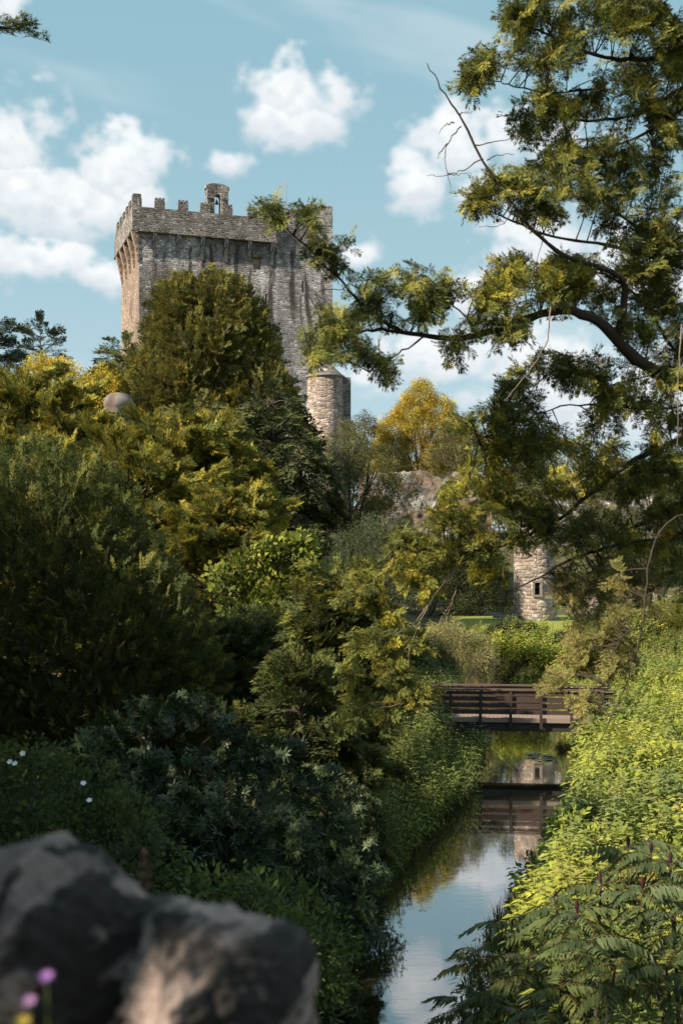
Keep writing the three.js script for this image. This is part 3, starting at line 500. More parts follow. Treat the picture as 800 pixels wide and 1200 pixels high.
// tall dark conifer in front of the keep
{ const s = spot(246, 332, 86), H = s.h; lobeTree('conifer', 'broad domed olive green conifer standing in front of the castle keep', 'tree', { at: s.at, lobes: [[-1.5, H - 2.0, 0, 1.8, 1.6, 2.0], [.7, H - 1.8, .1, 1.8, 1.6, 2.0], [2.0, H - 3.5, .2, 1.6, 1.6, 2], [-2.0, H - 3.9, .2, 1.8, 1.9, 2.0], [2.5, H - 5.6, .2, 1.8, 1.8, 2], [-3.2, H - 6.6, .2, 1.9, 1.8, 2.0], [-.3, H - 5, 1.2, 2.7, 2.3, 2.4], [-1.6, H - 7.6, 1.4, 3.0, 2.4, 2.4], [2.8, H - 8.2, 1, 2.4, 2.3, 2.2], [-5.0, H - 9, .4, 2, 1.8, 2], [0, H - 10.5, 1.4, 4.6, 2.8, 2.4]], n: 5200, size: .85, geo: F.plume, mat: M.needle, cols: [C(.15, .14, .036), C(.115, .115, .034), C(.19, .17, .036), C(.08, .088, .03)], seed: 3, trunkR: .3, inner: .55, up: .55, vary: .15, barkM: M.bark }); }
{ const s = spot(150, 400, 90); plumeTree('conifer', 'spiky dark conifer at the left foot of the keep', 'tree', { ...s, r: 4.4, seed: 31, boughs: 84, rise: .35, droop: .35, size: 1.15, per: 24, cols: [C(.085, .095, .03), C(.11, .115, .03), C(.06, .072, .026)], round: .5, bare: .05, trunkR: .25 }); }
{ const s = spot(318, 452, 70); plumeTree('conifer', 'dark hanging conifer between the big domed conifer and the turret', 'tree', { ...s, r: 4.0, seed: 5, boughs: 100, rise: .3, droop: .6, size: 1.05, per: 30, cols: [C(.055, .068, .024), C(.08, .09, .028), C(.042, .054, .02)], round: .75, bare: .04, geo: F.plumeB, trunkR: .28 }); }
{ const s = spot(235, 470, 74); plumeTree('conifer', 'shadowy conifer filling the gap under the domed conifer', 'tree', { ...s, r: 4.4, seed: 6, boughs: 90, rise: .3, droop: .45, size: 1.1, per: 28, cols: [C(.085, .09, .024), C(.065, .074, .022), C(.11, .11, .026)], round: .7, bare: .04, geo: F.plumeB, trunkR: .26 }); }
// olive yews in a band across the left slope
[[30, 448, 52, 4.6, 41, 'olive yew with rising plumes at the edge of the left slope'], [88, 490, 50, 3.8, 42, 'yellow olive yew spreading below the rounded stone pillar'], [190, 500, 48, 3.9, 43, 'olive yew with long drooping plumes left of the plumed yew'], [250, 492, 50, 2.6, 44, 'plumed olive yew in front of the dark hanging conifer'], [150, 535, 42, 3.8, 45, 'wide olive yew behind the dense dark clipped conifer'], [20, 520, 42, 3.6, 46, 'olive yew filling the slope behind the dense dark conifer edge'], [268, 575, 38, 2.4, 47, 'narrow yellow tipped yew beside the leafy sycamore']].forEach(([x, y, d, r, seed, label]) => { const s = spot(x, y, d); plumeTree('yew_tree', label, 'tree', { ...s, r, seed, boughs: 130, rise: .8, droop: .5, size: d * .0115, per: 50, cols: OLIVE, round: .75, bare: .04, geo: F.plume, trunkR: .24, group: 'olive yews on the left slope' }); });
// background on the far left
{ const s = spot(50, 374, 96); plumeTree('larch_tree', 'thin tiered larch top standing against the sky', 'tree', { ...s, r: 3.0, seed: 51, boughs: 60, rise: .05, droop: .12, size: 1.0, per: 14, cols: [C(.05, .06, .035), C(.04, .05, .03)], round: .34, bare: .25, geo: F.plume, trunkR: .16 }); }
{ const s = spot(-10, 372, 90); plumeTree('fir_tree', 'blue green fir tip at the picture edge beside the larch', 'tree', { ...s, r: 3.8, seed: 52, boughs: 70, rise: .1, droop: .1, size: 1.1, per: 20, cols: [C(.025, .042, .036), C(.03, .05, .04)], round: .4, bare: .1, trunkR: .2 }); }
const AUT = [C(.50, .37, .032), C(.44, .35, .036), C(.33, .30, .042), C(.54, .38, .034)];
[[62, 418, 84, 'golden autumn tree crown below the larch'], [110, 436, 84, 'orange tinted tree behind the olive yews near the larch'], [15, 440, 80, 'yellowing leafy tree below the blue green fir']].forEach(([x, y, d, label], i) => { const s = spot(x, y, d), H = s.h; lobeTree('autumn_tree', label, 'tree', { at: s.at, lobes: [[0, H - 1.8, 0, 2.2, 1.9, 2.2], [-1.2, H - 3.4, .5, 1.8, 1.6, 1.8], [1.3, H - 3.6, .3, 1.9, 1.7, 1.8], [0, H - 5, 0, 2.4, 2, 2.4]], n: 300, size: .6, geo: F.broadB, cols: i === 2 ? [C(.10, .10, .025), C(.16, .13, .03)] : AUT, seed: 60 + i, trunkR: .18 }); });
// yellow autumn tree right of the turret, and its neighbours
{ const s = spot(494, 447, 128), H = s.h; lobeTree('autumn_tree', 'tall golden yellow autumn tree above the rocky crag', 'tree', { at: s.at, lobes: [[0, H - 1.7, 0, 1.5, 1.8, 1.5], [-.9, H - 3.2, 0, 2.0, 1.7, 2], [1.4, H - 3.4, .2, 1.9, 1.7, 2], [-2.1, H - 5, .4, 2.1, 1.9, 2], [0, H - 5.2, .6, 2.6, 2.2, 2.4], [2.4, H - 5.4, 0, 2.0, 2.0, 2], [-3, H - 7.2, 0, 1.9, 2.2, 2], [-.6, H - 7.6, .6, 2.8, 2.2, 2.4], [2.6, H - 7.8, 0, 2.2, 2.2, 2], [-3.2, H - 9.6, 0, 2.2, 2.2, 2], [0, H - 10, .6, 3, 2.4, 2.4], [3, H - 10, 0, 2.4, 2.3, 2]], n: 2100, size: .56, geo: F.broadB, cols: AUT.concat([C(.34, .20, .02), C(.20, .17, .03)]), seed: 71, trunkR: .25, inner: .6 }); }
{ const s = spot(540, 488, 124), H = s.h; lobeTree('broadleaf_tree', 'pale olive tree at the right side of the yellow tree', 'tree', { at: s.at, lobes: [[0, H - 2, 0, 2.2, 2, 2], [1.5, H - 4, 0, 2.4, 2.2, 2], [-1.3, H - 4.2, .5, 2.0, 2, 2], [0, H - 6, 0, 2.8, 2, 2]], n: 420, size: .6, geo: F.broadB, cols: [C(.15, .14, .05), C(.12, .12, .045), C(.18, .16, .05)], seed: 72, trunkR: .2 }); }
{ const s = spot(424, 482, 132), H = s.h; lobeTree('broadleaf_tree', 'dark rounded tree with rusty top right of the turret', 'tree', { at: s.at, lobes: [[0, H - 1.8, 0, 1.8, 1.7, 2], [1.0, H - 3.6, 0, 2.0, 2.2, 2], [-1, H - 4, 0, 2, 2, 2], [.5, H - 6, 0, 2.6, 2.4, 2]], n: 360, size: .55, geo: F.broadB, cols: [C(.05, .05, .02), C(.035, .042, .02), C(.10, .07, .02)], seed: 73, trunkR: .2 }); }
[[600, 505, 126], [660, 520, 118], [720, 540, 112], [790, 530, 116]].forEach(([x, y, d], i) => { const s = spot(x, y, d), H = s.h; lobeTree('broadleaf_tree', ['green tree behind the ruined wall nearest the yellow tree', 'green tree behind the pinkish ruined wall', 'dark green tree beyond the ruined wall end', 'tree on the far hill behind the overhanging yew'][i], 'tree', { at: s.at, lobes: [[0, H - 2, 0, 2.6, 2.1, 2], [2.0, H - 4, 0, 2.6, 2.2, 2], [-2, H - 4.2, .5, 2.4, 2.2, 2], [0, H - 6.2, 0, 3.4, 2.4, 2.4], [2.6, H - 8, 0, 3, 2.4, 2.4], [-2.6, H - 8, 0, 3, 2.4, 2.4]], n: 420, size: .7, geo: F.broadB, cols: [C(.085, .09, .03), C(.06, .07, .025), C(.11, .105, .03)], seed: 74 + i, trunkR: .22 }); });
// grey-green tree right of centre and the slope below it
{ const s = spot(412, 500, 74), H = s.h; lobeTree('broadleaf_tree', 'grey green rounded tree lit on its crown below the turret', 'tree', { at: s.at, lobes: [[-.2, H - 1.3, 0, 1.5, 1.4, 1.5], [1.1, H - 2.6, .2, 1.6, 1.5, 1.5], [-1.2, H - 2.8, .4, 1.5, 1.5, 1.5], [2.0, H - 4.2, 0, 1.5, 1.4, 1.4], [0, H - 4.2, .8, 2, 1.7, 1.6], [-1.2, H - 5.6, .6, 1.9, 1.8, 1.6], [1.6, H - 6.2, .6, 2, 1.7, 1.6]], n: 620, size: .48, geo: F.small, cols: GREYG, seed: 81, trunkR: .2 }); }
{ const s = spot(448, 612, 62), H = s.h; lobeTree('willow_shrub', 'dull green willow shrub below the grey green tree', 'shrub', { at: s.at, lobes: [[0, H - 1, 0, 1.6, 1.1, 1.3], [1.5, H - 1.6, 0, 1.5, 1.2, 1.2], [-1.4, H - 1.8, 0, 1.5, 1.3, 1.2], [0, H - 3, .4, 2.6, 1.6, 1.4]], n: 360, size: .5, geo: F.slim, cols: [C(.085, .11, .05), C(.07, .09, .045), C(.105, .125, .052)], seed: 82, trunkR: .1 }); }
{ const s = spot(500, 632, 84), H = s.h; lobeTree('broadleaf_tree', 'dim green tree under the rocky crag', 'tree', { at: s.at, lobes: [[0, H - 1.4, 0, 2.2, 1.6, 1.6], [2.2, H - 2, 0, 2.0, 1.6, 1.5], [-2, H - 2.2, 0, 2, 1.6, 1.5], [0, H - 4, 0, 3.6, 2, 1.6], [3, H - 4.4, 0, 2.4, 2, 1.6]], n: 480, size: .55, geo: F.small, cols: DEEPG, seed: 83, trunkR: .18 }); }
{ const s = spot(548, 640, 86), H = s.h; lobeTree('holly_tree', 'very dark evergreen left of the round tower', 'tree', { at: s.at, lobes: [[0, H - 1.3, 0, 1.9, 1.5, 1.6], [1.4, H - 2.6, .3, 1.4, 1.8, 1.5], [-1.4, H - 2.8, 0, 1.6, 1.8, 1.5], [0, H - 4.2, 0, 2.4, 2, 1.6]], n: 420, size: .5, geo: F.small, mat: M.gloss, cols: [C(.018, .028, .014), C(.024, .036, .016)], seed: 84, trunkR: .16 }); }
// leafy sycamore catching the sun in the middle of the slope
{ const s = spot(330, 628, 33), H = s.h; lobeTree('sycamore_sapling', 'bright yellow green broad leaved sycamore among the dark yews', 'tree', { at: s.at, lobes: [[.35, H - .4, 0, .35, .4, .4], [-.15, H - .6, .1, .35, .35, .4], [-.75, H - .8, .1, .5, .4, .5], [.85, H - 1.15, .1, .6, .35, .5], [-1.35, H - 1.3, .2, .55, .4, .5], [1.5, H - 1.5, 0, .4, .3, .4], [.1, H - 1.6, .3, .9, .5, .6], [-.6, H - 2.4, .3, .9, .6, .6]], n: 150, size: .34, geo: F.maple, cols: [C(.15, .17, .022), C(.20, .20, .025), C(.11, .14, .022)], seed: 85, trunkR: .07 }); }
// mid yews between the slope and the stream
[[392, 660, 22, 1.0, 91, 'spreading olive yew overhanging the stream bank', .45], [322, 715, 27, 1.9, 92, 'shaded yew under the sycamore sapling', .05], [352, 765, 20, 1.0, 94, 'low dark yew above the stream bank', .1], [262, 735, 25, 1.9, 95, 'dark yew beside the dense clipped conifer', .05], [448, 765, 56, 1.5, 96, 'small olive yew beyond the bridge end', .05]].forEach(([x, y, d, r, seed, label, bare], i) => { const s = spot(x, y, d); plumeTree('yew_tree', label, 'tree', { ...s, r, seed, boughs: 100, rise: .5, droop: .4, size: d * .0115 + .05, per: 42, cols: i >= 1 && i <= 3 ? DEEPG.concat(OLIVE.slice(3)) : YEWC.concat(DEEPG), round: 1.0, bare, geo: F.plumeB, trunkR: .12, group: 'yews above the stream bank' }); });
// the dense dark conifer at the left
{ const s = spot(62, 548, 23); const h = s.h, at = [s.at[0] - .4, s.at[1], s.at[2]]; lobeTree('clipped_conifer', 'big dense dome shaped dark conifer on the left bank', 'tree', { at, lobes: [[0, h * .62, 0, 2.2, h * .38, 2.1], [-1.6, h * .5, .2, 2.0, h * .36, 2], [1.2, h * .46, .2, 1.95, h * .34, 2], [1.5, h * .28, .3, 1.75, h * .3, 1.9], [-1, h * .25, .6, 2.6, h * .3, 2.1], [-3.3, h * .45, 0, 2, h * .35, 2]], n: 15000, size: .25, geo: F.fine, mat: M.needle, cols: [C(.058, .076, .024), C(.078, .092, .026), C(.044, .060, .020), C(.12, .125, .03)], seed: 101, trunkR: .2, inner: .55, up: .5, vary: .15, barkM: M.bark }); }
// trees just outside the frame, left and behind: they shade the foreground
{ plumeTree('yew_tree', 'tall shading yew left of the foreground, its bough tip showing', 'tree', { at: G(-9.2, -9), h: 9.8, r: 4.9, seed: 111, boughs: 70, rise: .25, droop: .25, size: .75, per: 20, cols: YEWC, round: .8, bare: .1, trunkR: .3 });
  plumeTree('yew_tree', 'tall shading yew beside the dense dome conifer', 'tree', { at: G(-11.8, -17.6), h: 10, r: 4.7, seed: 112, boughs: 90, rise: .25, droop: .25, size: .8, per: 20, cols: YEWC, round: .8, bare: .05, trunkR: .3 });
  plumeTree('yew_tree', 'tall shading yew farther up the slope beyond the dome conifer', 'tree', { at: G(-14.5, -26.5), h: 8.2, r: 4.6, seed: 114, boughs: 90, rise: .25, droop: .25, size: .8, per: 20, cols: YEWC, round: .9, bare: .05, trunkR: .3 });
  plumeTree('yew_tree', 'shading yew left of the foreground boulders', 'tree', { at: G(-9.4, -3), h: 8.2, r: 4.2, seed: 115, boughs: 80, rise: .25, droop: .25, size: .8, per: 20, cols: YEWC, round: .9, bare: .05, trunkR: .26 });
  plumeTree('yew_tree', 'tall shading yew standing behind the viewpoint', 'tree', { at: G(-8.6, 3.4), h: 11.5, r: 4.8, seed: 113, boughs: 70, rise: .25, droop: .25, size: .8, per: 20, cols: YEWC, round: .8, bare: .05, trunkR: .3 }); }
// shrubs of the left foreground
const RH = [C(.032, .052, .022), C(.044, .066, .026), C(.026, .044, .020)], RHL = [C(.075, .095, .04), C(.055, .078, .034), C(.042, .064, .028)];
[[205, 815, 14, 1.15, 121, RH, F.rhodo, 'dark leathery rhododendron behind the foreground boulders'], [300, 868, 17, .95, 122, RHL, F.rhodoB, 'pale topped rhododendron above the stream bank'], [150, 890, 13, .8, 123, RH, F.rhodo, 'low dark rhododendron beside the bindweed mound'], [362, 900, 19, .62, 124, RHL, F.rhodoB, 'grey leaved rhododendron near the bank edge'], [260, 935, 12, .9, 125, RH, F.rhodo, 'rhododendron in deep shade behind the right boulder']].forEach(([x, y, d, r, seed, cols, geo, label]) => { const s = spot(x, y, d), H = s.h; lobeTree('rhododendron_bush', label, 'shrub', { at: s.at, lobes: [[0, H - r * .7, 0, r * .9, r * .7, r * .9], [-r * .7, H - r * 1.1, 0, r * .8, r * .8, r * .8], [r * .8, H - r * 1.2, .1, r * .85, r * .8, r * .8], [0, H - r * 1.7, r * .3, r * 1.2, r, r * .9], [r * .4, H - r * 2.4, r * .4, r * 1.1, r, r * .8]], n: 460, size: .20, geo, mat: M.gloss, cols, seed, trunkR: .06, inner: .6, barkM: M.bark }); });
[[330, 965, 14.5, .62, 131, 'soft dark green elder bush on the left bank'], [352, 1030, 15.5, .38, 132, 'leafy shrub hanging over the dark water edge'], [318, 1050, 11, .36, 133, 'low bramble mound beyond the right boulder'], [398, 945, 24, .66, 134, 'rounded green shrub on the shaded bank'], [250, 1040, 9.5, .55, 135, 'small leafy bush just behind the boulders']].forEach(([x, y, d, r, seed, label]) => { const s = spot(x, y, d), H = s.h; lobeTree('bank_shrub', label, 'shrub', { at: s.at, lobes: [[0, H - r * .7, 0, r * .9, r * .7, r * .9], [-r * .7, H - r * 1.2, 0, r * .8, r * .8, r * .8], [r * .8, H - r * 1.3, .1, r * .8, r * .8, r * .8], [0, H - r * 1.9, r * .3, r * 1.2, r, r * .9]], n: 260, size: .26, geo: F.broadB, cols: [C(.070, .10, .026), C(.055, .08, .024), C(.09, .115, .028)], seed, trunkR: .05, inner: .6, barkM: M.bark }); });
{ const s = spot(60, 878, 9.6), H = s.h; const t = lobeTree('bindweed_mound', 'leafy mound of bindweed with small white flowers left of the boulders', 'shrub', { at: s.at, lobes: [[0, H - .45, 0, .55, .45, .5], [-.6, H - .5, 0, .6, .5, .5], [.45, H - .8, .1, .5, .5, .5], [.1, H - 1.2, .2, .8, .6, .5], [-.6, H - 1.4, .2, .8, .7, .5]], n: 420, size: .16, geo: F.broad, cols: [C(.06, .085, .02), C(.05, .07, .02), C(.075, .095, .022)], seed: 141, trunkR: .03, inner: .7 });
  const fl = new GB(); for (let k = 0; k < 5; k++) { const a = k / 5 * 6.283, f = V(Math.cos(a), .35, Math.sin(a)).normalize(), n = V(-f.x * .35, 1, -f.z * .35).normalize(); fl.leaf(V(0, 0, 0), f, n, .024, .028, 1, .05, .1); } const fg = fl.geo(), fm = new THREE.MeshPhysicalMaterial({ color: C(.78, .78, .76), roughness: .7, transmission: .2, thickness: 0 });
  for (const [x, y] of [[27, 883], [18, 895], [105, 938], [98, 918], [12, 893]]) { const p = W(x, y, 9.0), m = mesh('flower', fg, fm, t); m.position.set(p.x - s.at[0], p.y - s.at[1], p.z - s.at[2]); m.rotation.set(.9, x, .2); } }
{ const p = W(216, 893, 13), m = 0; }
// shrubs beyond the bridge
{ const s = spot(522, 736, 60.5), H = s.h; lobeTree('willow_shrub', 'pale grey green willow shrub behind the footbridge', 'shrub', { at: s.at, lobes: [[0, H - .8, 0, 1.4, .9, 1], [-1.3, H - 1.2, 0, 1.1, 1, 1], [1.3, H - 1.2, 0, 1.1, .9, 1], [0, H - 1.9, .3, 2.1, 1, 1]], n: 420, size: .40, geo: F.slim, cols: [C(.25, .24, .11), C(.20, .205, .09), C(.30, .27, .13)], seed: 151, trunkR: .06, stemsN: 4 }); }
[[600, 772, 70, [C(.04, .055, .02), C(.055, .07, .022)], 'dark leafy bush on the bank below the lawn'], [672, 752, 68, [C(.035, .05, .022), C(.05, .065, .028)], 'round dark shrub right of the steps'], [480, 745, 58, [C(.07, .08, .03), C(.1, .1, .04)], 'mixed green shrub left of the pale willow'], [700, 745, 72, [C(.045, .06, .025), C(.06, .075, .03)], 'dark hedge bush at the far end of the nettle meadow'], [740, 715, 76, [C(.04, .055, .028), C(.05, .065, .03)], 'tall dark shrub behind the far meadow'], [795, 700, 70, [C(.17, .18, .03), C(.2, .2, .035)], 'bright yellow green bush at the end of the meadow'], [640, 690, 92, [C(.05, .06, .022), C(.07, .075, .025)], 'green shrub on the slope behind the round tower'], [575, 700, 90, [C(.03, .042, .018), C(.04, .05, .02)], 'dark shrub on the slope left of the tower steps'], [690, 588, 96, [C(.06, .07, .025), C(.08, .085, .03)], 'large green bush above the garden wall'], [770, 585, 96, [C(.05, .06, .024), C(.07, .08, .028)], 'large dim bush on the far slope']].forEach(([x, y, d, cols, label], i) => { const s = spot(x, y, d), H = Math.max(.9, s.h), r = Math.min(2.6, Math.max(.8, H * .55)); lobeTree('hedge_bush', label, 'shrub', { at: s.at, lobes: [[0, H - r * .6, 0, r, r * .6, r * .7], [-r * .9, H - r * .9, 0, r * .8, r * .8, r * .7], [r * .9, H - r * .95, 0, r * .85, r * .8, r * .7], [0, H - r * 1.3, .3, r * 1.6, r * .9, r * .7]], n: 330, size: .42, geo: F.small, cols, seed: 160 + i, trunkR: .07 }); });
// left slope fill behind everything: distant wood on the horizon
{ const R = rng(200), mats = [], cc = [], pick = picker([C(.07, .08, .03), C(.09, .09, .035), C(.055, .065, .03)], R, .3); for (let k = 0; k < 900; k++) { const x = (R() - .5) * 420, d = 175 + R() * 60, y = ground(x, -d) + 1 + R() * 9; mats.push(place(V(x, y, -d), V(R() - .5, R(), R() - .5), V(0, 1, 0), 3 + 2 * R(), R() * 6)); cc.push(pick()); } tag(instanced('distant_wood', F.small, M.leaf, mats, cc), 'low band of distant green woodland on the horizon', 'woodland'); }

// ───────────────────────── bank plants and meadow ─────────────────────────
{
  const R = rng(301), mats = [], cc = [];
  for (let d = 11; d < 74; d += .26 + d * .0016) for (let x = -2; x < 22; x += .26 + d * .0016) {
    const X = x + (R() - .5) * .3, Dd = d + (R() - .5) * .3, [, r] = edges(Dd), o = X - r; if (o < .02 || X / Dd > .36) continue; if (Dd > 70.5 && X < 15) continue; if (Math.abs((X - 5.75) + (Dd - 43.6) * .13) < 3.4 && Math.abs(Dd - 43.6) < 1.4 && X < 9.2) continue;
    const s = (.75 + .5 * R()) * (.5 + .95 * fbm(X * .75, Dd * .75, 3)) * (o < .6 ? .7 : 1), y = ground(X, -Dd) - .04, patch = fbm(X * .22 + 8, Dd * .16 + 3, 3), k = .8 + .4 * R();
    const c = patch > .52 ? C(.31, .325, .036) : patch > .42 ? C(.26, .29, .036) : C(.18, .22, .034); const odd = R(); if (odd < .05) c.setRGB(.34, .30, .06); else if (odd < .16) c.setRGB(.13, .17, .03); c.multiplyScalar(k);
    mats.push(place(V(X, y, -Dd), V(R() - .5, (R() - .5) * .25, R() - .5), V(0, 1, 0), s)); cc.push(c);
  }
  tag(instanced('nettle_meadow', F.nettle, M.leaf, mats, cc), 'dense bright yellow green nettles and weeds covering the right bank', 'nettles');
}
{
  const R = rng(302), mats = [], cc = [];
  for (let d = 9; d < 66; d += .3) for (let x = -9; x < 6.6; x += .3) {
    const X = x + (R() - .5) * .3, Dd = d + (R() - .5) * .3, [l] = edges(Dd), o = l - X; if (o < -.15 || o > 4.5 || (Math.abs(X - 2.8) < 1.5 && Math.abs(Dd - 43.6) < 1.2)) continue;
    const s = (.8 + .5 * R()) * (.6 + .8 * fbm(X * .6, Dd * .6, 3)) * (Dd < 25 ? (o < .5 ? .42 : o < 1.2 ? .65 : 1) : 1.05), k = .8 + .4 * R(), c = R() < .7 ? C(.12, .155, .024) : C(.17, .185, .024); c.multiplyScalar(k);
    mats.push(place(V(X, Math.max(0, ground(X, -Dd)) - .04, -Dd), V(R() - .5 + (o < .4 ? .4 : 0), (R() - .5) * .25, R() - .5), V(o < .5 ? .35 : 0, 1, 0), s)); cc.push(c);
  }
  tag(instanced('bank_nettles', F.nettleB, M.leaf, mats, cc), 'green nettles and weeds along the shaded left bank', 'nettles');
}
{
  const R = rng(303), mats = [], cc = [];
  for (let k = 0; k < 900; k++) { const d = 10 + 46 * R(), [l, r] = edges(d), left = R() < .5, X = left ? l - R() * .5 + .2 : r + R() * .5 - .2; mats.push(place(V(X, Math.max(-.02, ground(X, -d)), -d), V(R() - .5, 0, R() - .5), V(left ? .3 : -.3, 1, 0), .25 + .3 * R())); cc.push(R() < .7 ? C(.09, .11, .03) : C(.2, .17, .07)); }
  for (let k = 0; k < 700; k++) { const X = 13.5 + 8 * R(), d = 62 + 9 * R(); mats.push(place(V(X, ground(X, -d), -d), V(R() - .5, 0, R() - .5), V(0, 1, 0), .7 + .5 * R())); cc.push(R() < .6 ? C(.15, .17, .05) : C(.22, .2, .08)); }
  tag(instanced('bank_grass', F.tuft, M.leaf, mats, cc), 'tufts of grass along the water edges', 'grass');
}
{
  const R = rng(306), mats = [], cc = []; for (let k = 0; k < 1100; k++) { const d = 13 + 56 * Math.pow(R(), .8), [, r] = edges(d), X = r + .3 + R() * (d * .34 - r), y = ground(X, -d); if (X > d * .34 || X < r || (Math.abs(d - 43.6) < 1.6 && X < 9.2)) continue; mats.push(place(V(X, y + .25 + .45 * R(), -d), V(R() - .5, .5, R() - .5), V(0, 1, 0), (.2 + .26 * R()) * (.75 + d / 90), R() * 6)); cc.push(R() < .5 ? C(.12, .17, .03) : C(.22, .25, .035)); }
  tag(instanced('bramble_growth', F.broad, M.leaf, mats, cc), 'broad leaved bramble and dock clumps among the nettles', 'brambles');
}
{
  const R = rng(307), mats = [], cc = []; for (let k = 0; k < 900; k++) { const d = 13 + 56 * Math.pow(R(), .8), [, r] = edges(d), X = r + .3 + R() * (d * .34 - r); if (X > d * .34 || X < r || (Math.abs(d - 43.6) < 1.6 && X < 9.2)) continue; if (fbm(X * .3 + 4, d * .3 + 9, 3) < .5) continue; mats.push(place(V(X, ground(X, -d) + .1, -d), V(R() - .5, 0, R() - .5), V((R() - .5) * .3, 1, (R() - .5) * .3), .45 + .35 * R())); cc.push(R() < .5 ? C(.26, .27, .07) : C(.36, .32, .12)); }
  tag(instanced('meadow_grass', F.reed, M.leaf, mats, cc), 'pale seeding grass standing among the nettles', 'grass');
}
// turf and scrub on the crag
{ const R = rng(304), mats = [], cc = []; for (let k = 0; k < 420; k++) { const x = 1.5 + 26 * R(), d = 109.5 + 3 * R(), y = (x < 14 ? 15.0 : 13.4) + (R() - .5) * .6; mats.push(place(V(x, y, -d), V(R() - .5, .2, R() - .5), V(0, 1, 0), .22 + .25 * R())); cc.push(R() < .6 ? C(.12, .11, .045) : C(.09, .09, .035)); } tag(instanced('crag_turf', F.small, M.leaf, mats, cc), 'dry turf and scrub along the top of the crag', 'turf'); }
// floating weed
{
  const g = new GB(); for (let k = 0; k < 7; k++) { const a = k / 7 * 6.283, b = (k + 1) / 7 * 6.283; if (k) g.tri([0, 0, 0], [Math.cos(b), 0, Math.sin(b)], [Math.cos(a), 0, Math.sin(a)], .9); } const geo = g.geo(), R = rng(305);
  for (const [px, py, rx, rd, n, label] of [[630, 887, .55, 1.0, 46, 'mat of floating green weed below the bridge railing'], [562, 862, .5, 2.2, 60, 'floating water weed along the left edge beyond the bridge'], [545, 918, .35, 2.0, 34, 'floating leaves at the left edge before the bridge']]) { const d = EYE * FOC / (py - HORIZON), x = (px - 400) / FOC * d, mats = [], cc = []; for (let k = 0; k < n; k++) { const a = R() * 6.28, q = Math.sqrt(R()); mats.push(place(V(x + Math.cos(a) * q * rx, .012 + R() * .02, -d + Math.sin(a) * q * rd), V(Math.cos(a), 0, Math.sin(a)), V((R() - .5) * .2, 1, (R() - .5) * .2), .07 + .07 * R())); cc.push(C(.09 + .05 * R(), .14 + .05 * R(), .06)); } tag(instanced('water_weed', geo, M.gloss, mats, cc), label, 'water weed'); }
}
